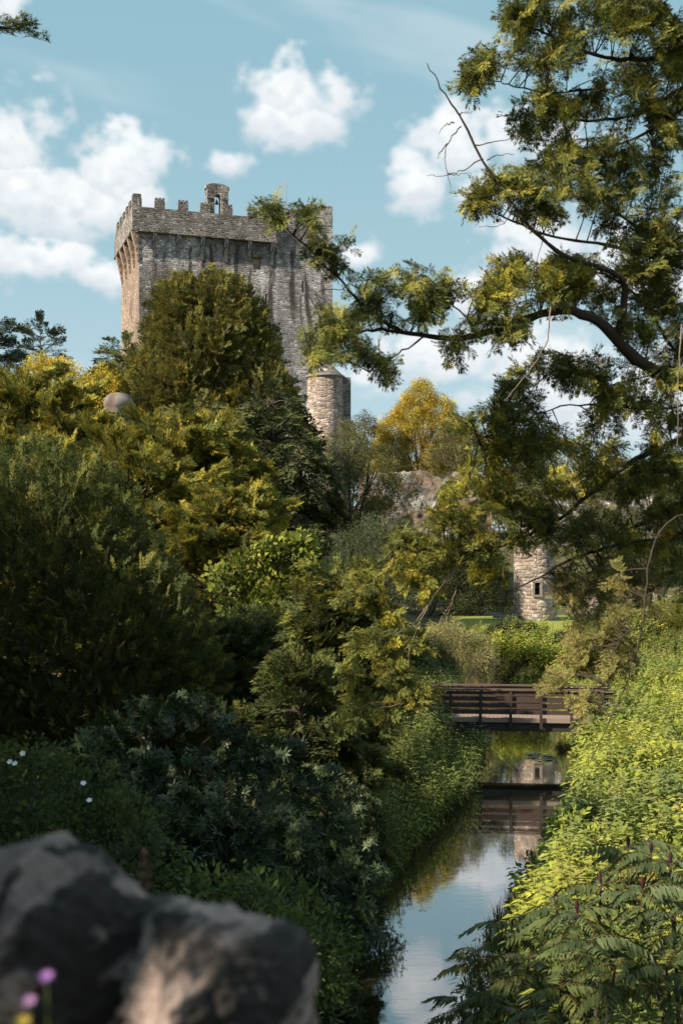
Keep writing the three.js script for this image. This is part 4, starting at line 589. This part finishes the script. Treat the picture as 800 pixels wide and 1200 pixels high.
// ───────────────────────── sumac shrubs on the right bank ─────────────────────────
{
  const leafG = [0, 1, 2].map((s) => {                         // one pinnate leaf along +z, arching, leaflets hanging a little
    const R = rng(400 + s), g = new GB(), n = 11, axis = (t) => V(0, .12 * Math.sin(t * 2.6) - .34 * t * t * (1 + s * .3), t);
    g.tube([0, .25, .5, .75, 1].map(axis), [.012, .01, .008, .006, .003], 3, [1.5, .7, .5]);
    for (let i = 0; i < n; i++) { const t = .16 + .8 * i / (n - 1), L = .30 * Math.sin(Math.PI * (.22 + .66 * t)) + .06; for (const sd of [-1, 1]) { const f = V(sd * .9, -.42 + (R() - .5) * .4, .42 + (R() - .5) * .2).normalize(), nn = V(sd * .3, 1, 0); nn.addScaledVector(f, -nn.dot(f)).normalize(); g.leaf(axis(t), f, nn, L * (.9 + .2 * R()), L * .31, .7 + .6 * R(), .1, .25); } }
    g.leaf(axis(1), V(0, -.2, 1).normalize(), V(0, 1, .2).normalize(), .2, .06, 1, .1, .2); return g.geo();
  });
  const leafM = [C(.075, .108, .042), C(.098, .128, .042), C(.13, .15, .04), C(.22, .19, .03)].map((c) => { const m = M.leaf.clone(); m.color = c; m.roughness = .5; return m; });
  const coneG = (() => { const pr = []; for (let i = 0; i <= 8; i++) { const t = i / 8; pr.push(new THREE.Vector2(Math.max(.002, .024 * Math.sin(Math.PI * Math.pow(1 - t, .75)) * (1 - .2 * t) + .004 * (1 - t)), t * .13)); } const g = new THREE.LatheGeometry(pr, 10), p = g.attributes.position; for (let i = 0; i < p.count; i++) { const k = 1 + .35 * (hsh(i * 7, i * 3) - .5); p.setX(i, p.getX(i) * k); p.setZ(i, p.getZ(i) * k); } g.computeVertexNormals(); return g; })(), coneM = new THREE.MeshStandardMaterial({ color: C(.045, .008, .010), roughness: .9, bumpMap: barkTex, bumpScale: .01 });
  const R = rng(411), tips = [[735, 1012, 13.2, 1], [762, 1018, 12.6, 1], [785, 1030, 12.2, 1], [704, 1055, 12.4, 1], [752, 1060, 11.6, 1], [651, 1078, 12.6, 1], [676, 1088, 11.8, 1], [600, 1095, 13.4, 0], [690, 1120, 11.2, 0], [790, 1090, 11.4, 0], [720, 1150, 10.8, 0], [560, 1130, 13.6, 0], [620, 1140, 12.2, 0], [780, 1150, 10.8, 0], [655, 1175, 11.2, 0], [575, 1180, 12.4, 0], [540, 1185, 13.2, 0], [610, 1215, 11.6, 0], [700, 1225, 10.4, 0], [820, 1050, 12, 1], [840, 1120, 11, 0], [770, 1230, 10, 0]];
  const shrubs = [[690, 1330, 11.6, 'sumac shrub with red fruit cones at its centre'], [800, 1330, 11.6, 'sumac shrub with red fruit cones against the bright nettles'], [575, 1330, 12.6, 'sumac shrub leaning out over the stream']].map(([x, , d, label]) => { const p = W(x, 1300, d), b = G(p.x, p.z); return { p: V(...b), t: thing('sumac_shrub', label, 'shrub', b, 0, 'sumac shrubs on the right bank'), g: new GB() }; });
  for (const [x, y, d, cone] of tips) {
    const p = W(x, y - 18, d); let s = shrubs[0], best = 1e9; for (const q of shrubs) { const e = Math.abs(q.p.x - p.x); if (e < best) { best = e; s = q; } }
    const l = p.clone().sub(s.p), root = V((R() - .5) * .2, -.2, (R() - .5) * .2); s.g.tube(curve([root, V(l.x * .35, l.y * .45, l.z * .3), V(l.x * .8, l.y * .8, l.z * .8), l], 7), [.026, .024, .021, .019, .017, .015, .014, .012], 5);
    const n = 12; for (let k = 0; k < n; k++) { const a = k * 2.4 + R() * .5, e = .28 - .5 * k / n + (R() - .5) * .3, f = V(Math.cos(a), e, Math.sin(a)), m = mesh('leaf', leafG[Math.floor(R() * 3)], leafM[R() < .02 ? 3 : (y > 1120 && R() < .5 ? 2 : Math.floor(R() * 2))], s.t); place(l.clone().add(V(0, -.02 * k, 0)), f, V(0, 1, 0), .42 * (.75 + .5 * R()), (R() - .5) * .7).decompose(m.position, m.quaternion, m.scale); }
    if (cone) { const c = mesh('fruit_cone', coneG, coneM, s.t); c.position.copy(l); c.rotation.set((R() - .5) * .4, R() * 6, (R() - .5) * .4); c.scale.setScalar(.9 + .3 * R()); }
  }
  for (const s of shrubs) mesh('stem', s.g.geo(), M.bark, s.t);
}
// ───────────────────────── the big yew overhanging from the right ─────────────────────────
{
  const base = V(5.0, ground(5.0, -11.6) - .1, -11.6), t = thing('yew_tree', 'big yew reaching in from the right with long leafy and bare boughs', 'tree', base.toArray());
  const loc = (a) => W(a[0], a[1], a[2]).sub(base), segs = [];
  const trunk = new GB(); trunk.tube([V(0, -.3, 0), V(-.05, 1.5, 0), V(.05, 4, .1), V(0, 7, 0), V(.1, 10, -.1), V(0, 12.5, 0)], [.42, .34, .3, .26, .18, .06], 12); mesh('trunk', trunk.geo(), M.bark, t);
  for (let y = .8; y < 12; y += .5) segs.push([V(0, y, 0), .1]);
  function limb(pts, r0, r1, mat = M.bark, name = 'limb', grow = true) { if (pts[0][0] >= 840 && pts[0][0] < 1040) pts = [[1046, pts[0][1] + 40, 11.6], ...pts]; const c = curve(pts.map(loc), Math.max(8, pts.length * 4)), n = c.length, R = rng(Math.round(pts[0][0] * 7 + pts[0][1])); c.forEach((p, i) => { if (i && i < n - 1) p.add(V((R() - .5) * .015, (R() - .5) * .02, (R() - .5) * .02)); }); const g = new GB(); g.tube(c, c.map((_, i) => .8 * lerp(r0, r1, Math.pow(i / (n - 1), .7)) * (1 + .12 * Math.sin(i * 2.1 + pts[0][1]))), r0 > .03 ? 9 : 5); mesh(name, g.geo(), mat, t); if (grow) c.forEach((p, i) => { if (i > n * .12) segs.push([p, 0]); }); return c; }
  const D = 11;
  limb([[1046, 520, 11.6], [860, 470, 11.3], [790, 446, 11.1], [742, 418, 11], [702, 378, 10.8], [660, 364, 10.7], [600, 379, 10.6], [552, 395, 10.5], [500, 393, 10.4], [450, 386, 10.3], [412, 390, 10.2]], .105, .011);
  limb([[470, 388, 10.35], [440, 372, 10.2], [418, 348, 10.1], [385, 315, 10], [350, 280, 9.9], [308, 246, 9.8]], .024, .005);
  limb([[418, 348, 10.1], [395, 338, 10], [355, 345, 9.9], [322, 335, 9.85]], .006, .002);
  limb([[500, 393, 10.4], [470, 412, 10.3], [445, 425, 10.2], [432, 436, 10.15]], .012, .004);
  limb([[560, 394, 10.5], [545, 372, 10.4], [525, 350, 10.3], [510, 335, 10.2]], .014, .004);
  limb([[722, 402, 10.9], [730, 360, 10.95], [732, 335, 10.9], [716, 318, 10.8], [690, 310, 10.7], [650, 293, 10.6], [612, 255, 10.5], [577, 206, 10.4], [537, 135, 10.3], [518, 105, 10.25], [500, 74, 10.2]], .05, .004, M.bark, 'bare_branch', false);
  [[[540, 148], [524, 168], [522, 196], [528, 222]], [[566, 186], [540, 200], [520, 205], [500, 206]], [[556, 170], [580, 166], [600, 162], [617, 156]], [[570, 188], [585, 182], [602, 181]], [[536, 134], [545, 132], [553, 131]], [[532, 144], [522, 146], [514, 157]], [[524, 203], [532, 205], [548, 204]], [[524, 168], [516, 178], [512, 185]], [[612, 255], [600, 250], [578, 240]], [[600, 240], [590, 262], [560, 266]]].forEach((q) => limb(q.map(([x, y], i) => [x, y, 10.32 - i * .03]), .008, .0025, M.barkGrey, 'bare_twig', false));
  limb([[850, 330, 11.5], [760, 300, 11.2], [700, 286, 11], [640, 276, 10.9], [585, 252, 10.8], [548, 232, 10.7]], .034, .006);
  limb([[860, 320, 11.6], [800, 290, 11.4], [750, 268, 11.3], [700, 230, 11.2], [672, 198, 11.1]], .035, .01);
  limb([[900, 90, 11.6], [800, 104, 11.5], [745, 134, 11.4], [690, 141, 11.3], [640, 131, 11.2], [600, 142, 11.1]], .04, .006);
  limb([[900, 60, 11.6], [800, 66, 11.5], [745, 70, 11.4], [700, 66, 11.3], [640, 40, 11.2], [595, 22, 11.1]], .055, .008);
  limb([[880, 110, 11.6], [800, 128, 11.3], [745, 162, 11.2], [690, 180, 11.1], [660, 196, 11], [630, 215, 10.9]], .03, .006);
  limb([[700, 104, 11.3], [640, 108, 11.1], [600, 100, 11], [578, 94, 10.9], [562, 82, 10.85]], .014, .004);
  limb([[1046, -60, 11.6], [960, -110, 11.6], [880, -120, 11.5], [800, -100, 11.4], [720, -90, 11.3]], .06, .01); limb([[1046, -180, 11.6], [950, -230, 11.6], [850, -240, 11.5]], .05, .01); limb([[1046, 200, 11.6], [1150, 150, 11.5], [1280, 160, 11.4]], .06, .01); limb([[1046, 480, 11.6], [1170, 440, 11.5], [1300, 470, 11.4]], .06, .01); limb([[1046, 0, 11.6], [1150, -60, 11.5], [1240, -60, 11.4]], .05, .01);
  limb([[780, 70, 11.6], [757, 35, 11.5], [735, -10, 11.4]], .025, .008);
  limb([[900, 460, 11.5], [800, 420, 11.4], [750, 350, 11.3], [700, 320, 11.1], [640, 330, 10.9], [590, 335, 10.8]], .03, .006);
  limb([[1000, 560, 11.6], [860, 560, 12], [800, 585, 12.2], [770, 604, 12.3], [740, 618, 12.4], [715, 625, 12.5]], .08, .02);
  limb([[880, 500, 11.6], [760, 530, 11.8], [690, 580, 12], [650, 612, 12], [610, 631, 12], [560, 650, 12.1], [510, 670, 12.2]], .05, .006);
  limb([[900, 620, 11.8], [800, 628, 12], [735, 636, 12], [700, 645, 12], [665, 657, 12], [622, 682, 11.9], [580, 697, 11.9], [560, 700, 11.9]], .035, .004);
  limb([[560, 650, 12.1], [525, 642, 12.2], [490, 622, 12.3], [462, 612, 12.4]], .02, .005);
  limb([[860, 470, 11.4], [760, 480, 11.6], [700, 474, 11.4], [650, 478, 11.3], [605, 496, 11.2], [560, 515, 11.2]], .02, .005);
  limb([[860, 470, 11.4], [780, 440, 11.5], [690, 455, 11.3], [640, 440, 11.2], [612, 470, 11.1], [580, 480, 11]], .014, .004);
  limb([[860, 600, 11.2], [780, 615, 10.6], [760, 660, 10.4], [752, 735, 10.3], [737, 790, 10.2], [720, 832, 10.1], [703, 868, 10], [690, 895, 10]], .018, .004, M.bark, 'hanging_branch');
  limb([[752, 735, 10.3], [730, 745, 10.3], [716, 780, 10.2], [712, 810, 10.2]], .010, .003, M.bark, 'hanging_branch');
  limb([[700, 870, 10], [680, 880, 9.95], [660, 882, 9.9]], .006, .002, M.bark, 'bare_twig', false);
  limb([[798, 380, 10.2], [795, 440, 10.1], [793, 520, 10.1]], .008, .004, M.dead, 'bare_twig', false);
  // bare fan of hanging twigs above the bridge
  [[[545, 660], [525, 678], [505, 705], [482, 752], [477, 800], [470, 822], [445, 830]], [[525, 678], [500, 710], [480, 735], [455, 744]], [[535, 690], [526, 715], [518, 745]], [[532, 700], [515, 730], [512, 752]], [[525, 680], [500, 698], [478, 702]], [[470, 822], [455, 845], [480, 850], [492, 830]], [[482, 752], [468, 770], [450, 785]]].forEach((q) => limb(q.map(([x, y], i) => [x, y, 12.1 - i * .04]), .010, .003, M.dead, 'bare_twig', false));
  limb([[640, 262, 10.6], [620, 330, 10.55], [600, 345, 10.5]], .005, .003, M.dead, 'bare_twig', false);
  limb([[645, 360, 10.3], [640, 400, 10.25], [615, 440, 10.2], [590, 470, 10.2]], .009, .004, M.dead, 'bare_twig', false);
  // leafy branchlets grouped where the photograph shows foliage
  const R = rng(501), mats = [], cc = [], tw = new GB(), lim = segs.map((s) => s[0]);
  const Y0 = YEWC, Y1 = [C(.21, .20, .030), C(.27, .24, .030), C(.15, .155, .030)], Y2 = [C(.14, .135, .046), C(.12, .12, .04), C(.17, .15, .05)];  // Y1: yellower leaves; on lower boughs this brighter colour paints in sunlight
  const boughs = [
    // top right canopy
    [690, 25, 95, 38, 11.4, 26], [640, 62, 52, 36, 11.2, 17], [605, 22, 28, 18, 11.1, 7], [765, 55, 48, 55, 11.5, 18], [568, 86, 22, 24, 10.85, 9], [552, 100, 14, 14, 10.85, 4], [655, 125, 48, 26, 11.2, 15], [735, 120, 55, 40, 11.4, 16], [628, 150, 28, 12, 11.1, 6], [690, 178, 55, 28, 11.2, 14], [782, 165, 30, 45, 11.4, 10], [655, 210, 48, 34, 11, 15], [588, 226, 38, 24, 10.8, 11], [560, 240, 22, 14, 10.7, 6], [620, 250, 36, 18, 10.8, 8], [715, 235, 48, 34, 11.2, 13], [782, 255, 32, 50, 11.4, 12], [745, 205, 34, 30, 11.3, 7],
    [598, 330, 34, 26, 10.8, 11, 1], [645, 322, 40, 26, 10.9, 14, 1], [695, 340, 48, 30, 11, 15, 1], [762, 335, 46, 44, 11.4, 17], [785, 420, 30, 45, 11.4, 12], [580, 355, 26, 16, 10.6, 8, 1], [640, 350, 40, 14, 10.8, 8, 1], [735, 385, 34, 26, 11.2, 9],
    // the long bough across the sky to the castle
    [386, 404, 32, 36, 10.1, 32], [424, 352, 28, 24, 10.15, 11], [458, 336, 34, 20, 10.2, 12], [500, 352, 26, 24, 10.3, 11], [522, 342, 18, 22, 10.25, 8], [430, 375, 28, 12, 10.25, 6], [480, 374, 34, 10, 10.35, 7], [322, 254, 16, 12, 9.8, 7], [362, 262, 15, 10, 9.85, 5], [374, 294, 16, 11, 9.9, 6], [402, 318, 16, 12, 10, 5], [440, 418, 30, 10, 10.2, 6], [452, 436, 16, 7, 10.15, 4], [546, 412, 34, 12, 10.5, 8], [590, 392, 34, 12, 10.6, 8], [550, 382, 24, 8, 10.5, 5], [405, 290, 10, 8, 9.95, 2],
    // below the big limb
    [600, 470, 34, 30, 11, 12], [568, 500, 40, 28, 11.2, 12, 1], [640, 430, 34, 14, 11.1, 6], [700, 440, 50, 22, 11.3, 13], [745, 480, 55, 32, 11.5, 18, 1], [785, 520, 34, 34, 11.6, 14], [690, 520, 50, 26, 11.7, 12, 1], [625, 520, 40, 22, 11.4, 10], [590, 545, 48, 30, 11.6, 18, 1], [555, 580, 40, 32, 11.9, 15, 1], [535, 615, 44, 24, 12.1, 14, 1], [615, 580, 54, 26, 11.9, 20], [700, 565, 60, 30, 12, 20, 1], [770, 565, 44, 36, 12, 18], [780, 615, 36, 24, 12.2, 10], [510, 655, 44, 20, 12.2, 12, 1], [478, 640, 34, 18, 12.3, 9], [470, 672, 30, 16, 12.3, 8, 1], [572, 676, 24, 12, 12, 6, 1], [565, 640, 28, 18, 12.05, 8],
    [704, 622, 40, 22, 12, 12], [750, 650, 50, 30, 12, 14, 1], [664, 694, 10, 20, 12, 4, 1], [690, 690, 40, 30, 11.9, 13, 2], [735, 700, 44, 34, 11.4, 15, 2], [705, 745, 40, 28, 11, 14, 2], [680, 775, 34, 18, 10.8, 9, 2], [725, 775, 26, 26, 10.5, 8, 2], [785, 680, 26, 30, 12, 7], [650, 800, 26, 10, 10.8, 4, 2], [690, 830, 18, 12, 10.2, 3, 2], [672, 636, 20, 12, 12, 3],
    // sprays reaching left above the bridge
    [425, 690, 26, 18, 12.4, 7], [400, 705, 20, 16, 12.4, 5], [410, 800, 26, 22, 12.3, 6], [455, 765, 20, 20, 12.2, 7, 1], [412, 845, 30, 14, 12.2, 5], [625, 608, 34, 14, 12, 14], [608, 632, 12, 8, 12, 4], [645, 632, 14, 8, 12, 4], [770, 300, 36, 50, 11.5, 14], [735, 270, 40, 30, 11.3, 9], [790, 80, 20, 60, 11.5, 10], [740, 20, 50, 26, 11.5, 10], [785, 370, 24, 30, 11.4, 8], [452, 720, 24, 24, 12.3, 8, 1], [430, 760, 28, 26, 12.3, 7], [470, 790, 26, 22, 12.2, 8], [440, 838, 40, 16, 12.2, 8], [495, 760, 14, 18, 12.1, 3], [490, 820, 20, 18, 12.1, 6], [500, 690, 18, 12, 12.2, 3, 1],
  ];
  limb([[490, 622, 12.3], [462, 650, 12.3], [446, 700, 12.35], [436, 745, 12.35], [430, 790, 12.3], [440, 830, 12.2]], .012, .004);
  for (const s of segs.slice(lim.length)) lim.push(s[0]);
  // the rest of the crown, round the trunk and above
  for (let k = 0; k < 34; k++) { const a = k * 2.4, q = Math.sqrt((k + .5) / 34); boughs.push([1060 + Math.cos(a) * q * 240, 170 + Math.sin(a) * q * 460, 70, 52, 11.6 + (k % 5 - 2) * .5, 15]); }
  for (const [x, y] of [[720, -60], [640, -40], [780, -110], [700, -130], [830, -190], [800, -40]]) boughs.push([x, y, 60, 34, 11.4, 13]);
  boughs.forEach((b, i) => { if (i > 100 && b[0] - b[2] < 815 && b[1] > -30) b[0] = 815 + b[2]; });
  for (const [x, y, rx, ry, d, n, kind = 0] of boughs) {
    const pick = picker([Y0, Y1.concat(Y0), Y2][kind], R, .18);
    const long = x < 560 && d < 10.6, lush = y > 480 ? .95 : long ? .66 : 1.15; for (let k = 0; k < Math.round(n * lush); k++) {
      const a = R() * 6.283, q = Math.sqrt(R()), end = loc([x + Math.cos(a) * q * Math.max(5, rx - 8), y + Math.sin(a) * q * Math.max(5, ry - 8), d + (R() - .5) * (rx + ry) / 70]); let near = lim[0], best = 1e9; for (const p of lim) { const e = p.distanceToSquared(end); if (e < best) { best = e; near = p; } }
      const mid = near.clone().lerp(end, .55).add(V((R() - .5) * .12, .05 + R() * .08, (R() - .5) * .12)); const path = curve([near, mid, end], 4); if (best > .0004) tw.tube(path, [.007, .006, .005, .004, .0025], 3);
      const dir = end.clone().sub(mid).normalize(), L = Math.max(.2, Math.min(.36, Math.sqrt(best)));
      for (let j = 0; j < 11; j++) { const s = j / 10, p = end.clone().addScaledVector(dir, -L * .75 * s), sd = V(R() - .5, (R() - .35) * .9, R() - .5).normalize(), f = dir.clone().multiplyScalar(.9).addScaledVector(sd, j ? 1.0 : .2); mats.push(place(p, f, V((R() - .5) * 1.6, 1, .4 + (R() - .5) * 1.6), (long ? .115 : .128) * (.65 + .7 * R()), (R() - .5) * 2)); cc.push(pick()); }
    }
  }
  mesh('twigs', tw.geo(), M.bark, t).userData.kind = 'stuff'; instanced('crown', F.yew, M.needle, mats, cc, t);
}
// bough tip at the top left, from the shading yew outside the frame
{
  const b = thing('yew_bough', 'small dark yew bough tip hanging against the sky at the castle side', 'branch', W(-60, 20, 12).toArray()), o = W(-60, 20, 12), R = rng(601), g = new GB(), pts = curve([[-330, -20], [-200, 5], [-60, 20], [0, 32], [20, 34]].map(([x, y]) => W(x, y, 12).sub(o)), 14); g.tube(pts, pts.map((_, i) => lerp(.05, .004, i / 14)), 6); mesh('branch', g.geo(), M.bark, b);
  const mats = [], cc = [], pick = picker(YEWC, R, .3); for (let k = 0; k < 46; k++) { const p = pts[4 + Math.floor(R() * 11)].clone(); p.add(V((R() - .5) * .12, (R() - .5) * .08, (R() - .5) * .3)); mats.push(place(p, V(.9, (R() - .5) * .7, (R() - .5) * 1.4), V(0, 1, 0), .17 * (.6 + .7 * R()), R() - .5)); cc.push(pick()); } instanced('foliage', F.yew, M.needle, mats, cc, b);
}
// ───────────────────────── foreground boulders and small flowers ─────────────────────────
{
  const rockT = dataTex(512, (u, v) => { const p = fbm(u * 7, v * 7, 5), q = fbm(u * 3 + 4, v * 3 + 9, 4), f = fbm(u * 40, v * 40, 3), l = smooth(.54, .66, fbm(u * 9 + 30, v * 9, 4)); const k = .5 + .95 * p; const dk = smooth(.44, .56, fbm(u * 5 + 60, v * 5 + 2, 4)) * .75; let c = [lerp(96, 128, q) * k, lerp(88, 112, q) * k, lerp(86, 106, q) * k].map((x) => x * (1 - dk)); return c.map((x, i) => lerp(x * (.8 + .4 * f), [158, 142, 135][i], l * .6)); }); rockT.repeat.set(2.2, 2.2);
  const rockM = new THREE.MeshStandardMaterial({ map: rockT, bumpMap: rockT, bumpScale: .035, roughness: .95 });
  // a boulder bounded by planes [nx, ny, nz, distance], rounded where they meet
  function boulder(label, c, planes, seed) {
    const g = mergeVertices(new THREE.IcosahedronGeometry(1, 40).deleteAttribute('uv').deleteAttribute('normal')), p = g.attributes.position, uv = [], PL = planes.map(([x, y, z, d]) => { const n = V(x, y, z).normalize(); return [n, d]; }), q = V();
    for (let i = 0; i < p.count; i++) { q.fromBufferAttribute(p, i).normalize(); let s = 0; for (const [n, d] of PL) { const k = n.dot(q); if (k > .02) s += Math.pow(k / d, 10); } let r = Math.pow(s, -1 / 10); r *= 1 + .16 * (noise3(q.x * 4 + seed, q.y * 4, q.z * 4) - .5) + .2 * (noise3(q.x * 9, q.y * 9 + seed, q.z * 9) - .5) + .10 * (noise3(q.x * 34, q.y * 34, q.z * 34) - .5); p.setXYZ(i, q.x * r, q.y * r, q.z * r); uv.push(q.x * r * 1.3 + q.z * r * .6 + seed, q.y * r * 1.5 + q.z * r * .5); }
    g.setAttribute('uv', new THREE.Float32BufferAttribute(uv, 2)); g.computeVertexNormals(); const m = mesh('boulder', g, rockM); m.position.copy(c); tag(m, label, 'boulder'); return m;
  }
  // centres about 1.45 m in front of the camera
  boulder('large peaked grey boulder in the foreground', W(70, 1175, 1.5), [[.66, .75, .1, .124], [-.25, .97, -.1, .190], [-.70, .45, .45, .135], [-.93, .2, .3, .15], [.62, .02, .78, .084], [.25, -.2, .95, .088], [0, -1, 0, .25], [.9, -.2, .2, .16], [0, .2, -1, .16], [.35, .8, .5, .135]], 3);
  boulder('flat topped rounded grey boulder beside the peaked one', W(232, 1208, 1.4), [[.14, .98, -.05, .112], [.55, .8, .2, .110], [.82, .5, .25, .104], [-.90, .34, .28, .072], [.58, .06, .8, .085], [.97, -.05, .25, .092], [.3, .65, .7, .106], [0, -1, 0, .22], [-.9, -.3, .2, .13], [0, .1, -1, .15]], 8);
  // flowers growing in the cracks
  const pet = (c) => new THREE.MeshPhysicalMaterial({ color: c, roughness: .7, transmission: .25, thickness: 0 }), purple = pet(C(.36, .16, .50)), pink = pet(C(.46, .24, .46)), yellow = pet(C(.62, .45, .06)), stemM = new THREE.MeshStandardMaterial({ color: C(.07, .10, .03), roughness: .9 });
  const fg = (() => { const g = new GB(), R = rng(9); for (let k = 0; k < 14; k++) { const a = k / 14 * 6.283, f = V(Math.cos(a), .25 + .5 * (k % 2), Math.sin(a)).normalize(), n = V(-f.x * .4, 1, -f.z * .4).normalize(); g.leaf(V(0, 0, 0), f, n, 1 * (.8 + .3 * R()), .5, 1, .1, .1); } return g.geo(); })();
  for (const [x, y, d, m, r, label] of [[55, 1146, 1.16, purple, .0085, 'small purple flower in the crack before the peaked boulder'], [35, 1175, 1.15, pink, .0085, 'small pink flower below the purple one'], [28, 1199, 1.14, yellow, .009, 'small yellow flower under the pink one']]) { const p = W(x, y, d), t = thing('wild_flower', label, 'flower', [p.x, p.y - .12, p.z]); const g = new GB(); g.tube([V(0, -.3, -.0), V(.006, -.12, 0), V(0, .12, 0)], [.0016, .0014, .001], 5); mesh('stem', g.geo(), stemM, t); const f = mesh('bloom', fg, m, t); f.position.set(0, .12, 0); f.scale.setScalar(r); f.rotation.x = .5; }
  // dry flower spike behind the boulders
  { const top = W(170, 985, 2.3), gy = ground(top.x, top.z), t = thing('dry_flower_spike', 'dry brown flower spike standing behind the boulders', 'plant', [top.x, gy - .02, top.z]), g = new GB(), H = top.y - gy, R = rng(12); g.tube([V(0, 0, 0), V(.01, H * .5, 0), V(0, H, 0)], [.005, .004, .002], 5); mesh('stalk', g.geo(), M.dead, t); const s = new GB(); for (let k = 0; k < 120; k++) { const f = R(), y = H - .13 * f * 1.1, a = R() * 6.28; s.leaf(V(0, y, 0), V(Math.cos(a), .6, Math.sin(a)).normalize(), V(-Math.cos(a), 1, -Math.sin(a)).normalize(), .012 + .012 * f, .007, .7 + .6 * R()); } mesh('seed_head', s.geo(), new THREE.MeshStandardMaterial({ vertexColors: true, color: C(.16, .075, .045), roughness: .9, side: THREE.DoubleSide }), t).userData.kind = 'stuff'; }
  // dry dock stalks at the left water edge
  [[330, 1085, 11.5], [345, 1110, 11], [352, 1070, 12.5], [388, 1080, 14], [306, 1068, 11]].forEach(([x, y, d], i) => { const top = W(x, y, d), gy = Math.max(0, ground(top.x, top.z)), H = Math.max(.5, top.y - gy), t = thing('dock_plant', 'dry reddish dock stalk on the left bank beside the water', 'plant', [top.x, gy - .03, top.z], 0, 'dry dock stalks on the left bank'), g = new GB(), R = rng(700 + i); g.tube([V(0, 0, 0), V(.03, H * .5, 0), V(0, H, .02)], [.008, .006, .003], 5); mesh('stalk', g.geo(), M.dead, t); const s = new GB(); for (let k = 0; k < 90; k++) { const f = R(), a = R() * 6.28; s.leaf(V((R() - .5) * .06 * f, H - .4 * f, (R() - .5) * .06 * f), V(Math.cos(a), .5, Math.sin(a)).normalize(), V(-Math.cos(a), 1, -Math.sin(a)).normalize(), .025, .014, .7 + .6 * R()); } mesh('seed_head', s.geo(), new THREE.MeshStandardMaterial({ vertexColors: true, color: C(.13, .06, .035), roughness: .9, side: THREE.DoubleSide }), t).userData.kind = 'stuff'; });
}
renderer.render(scene, camera);
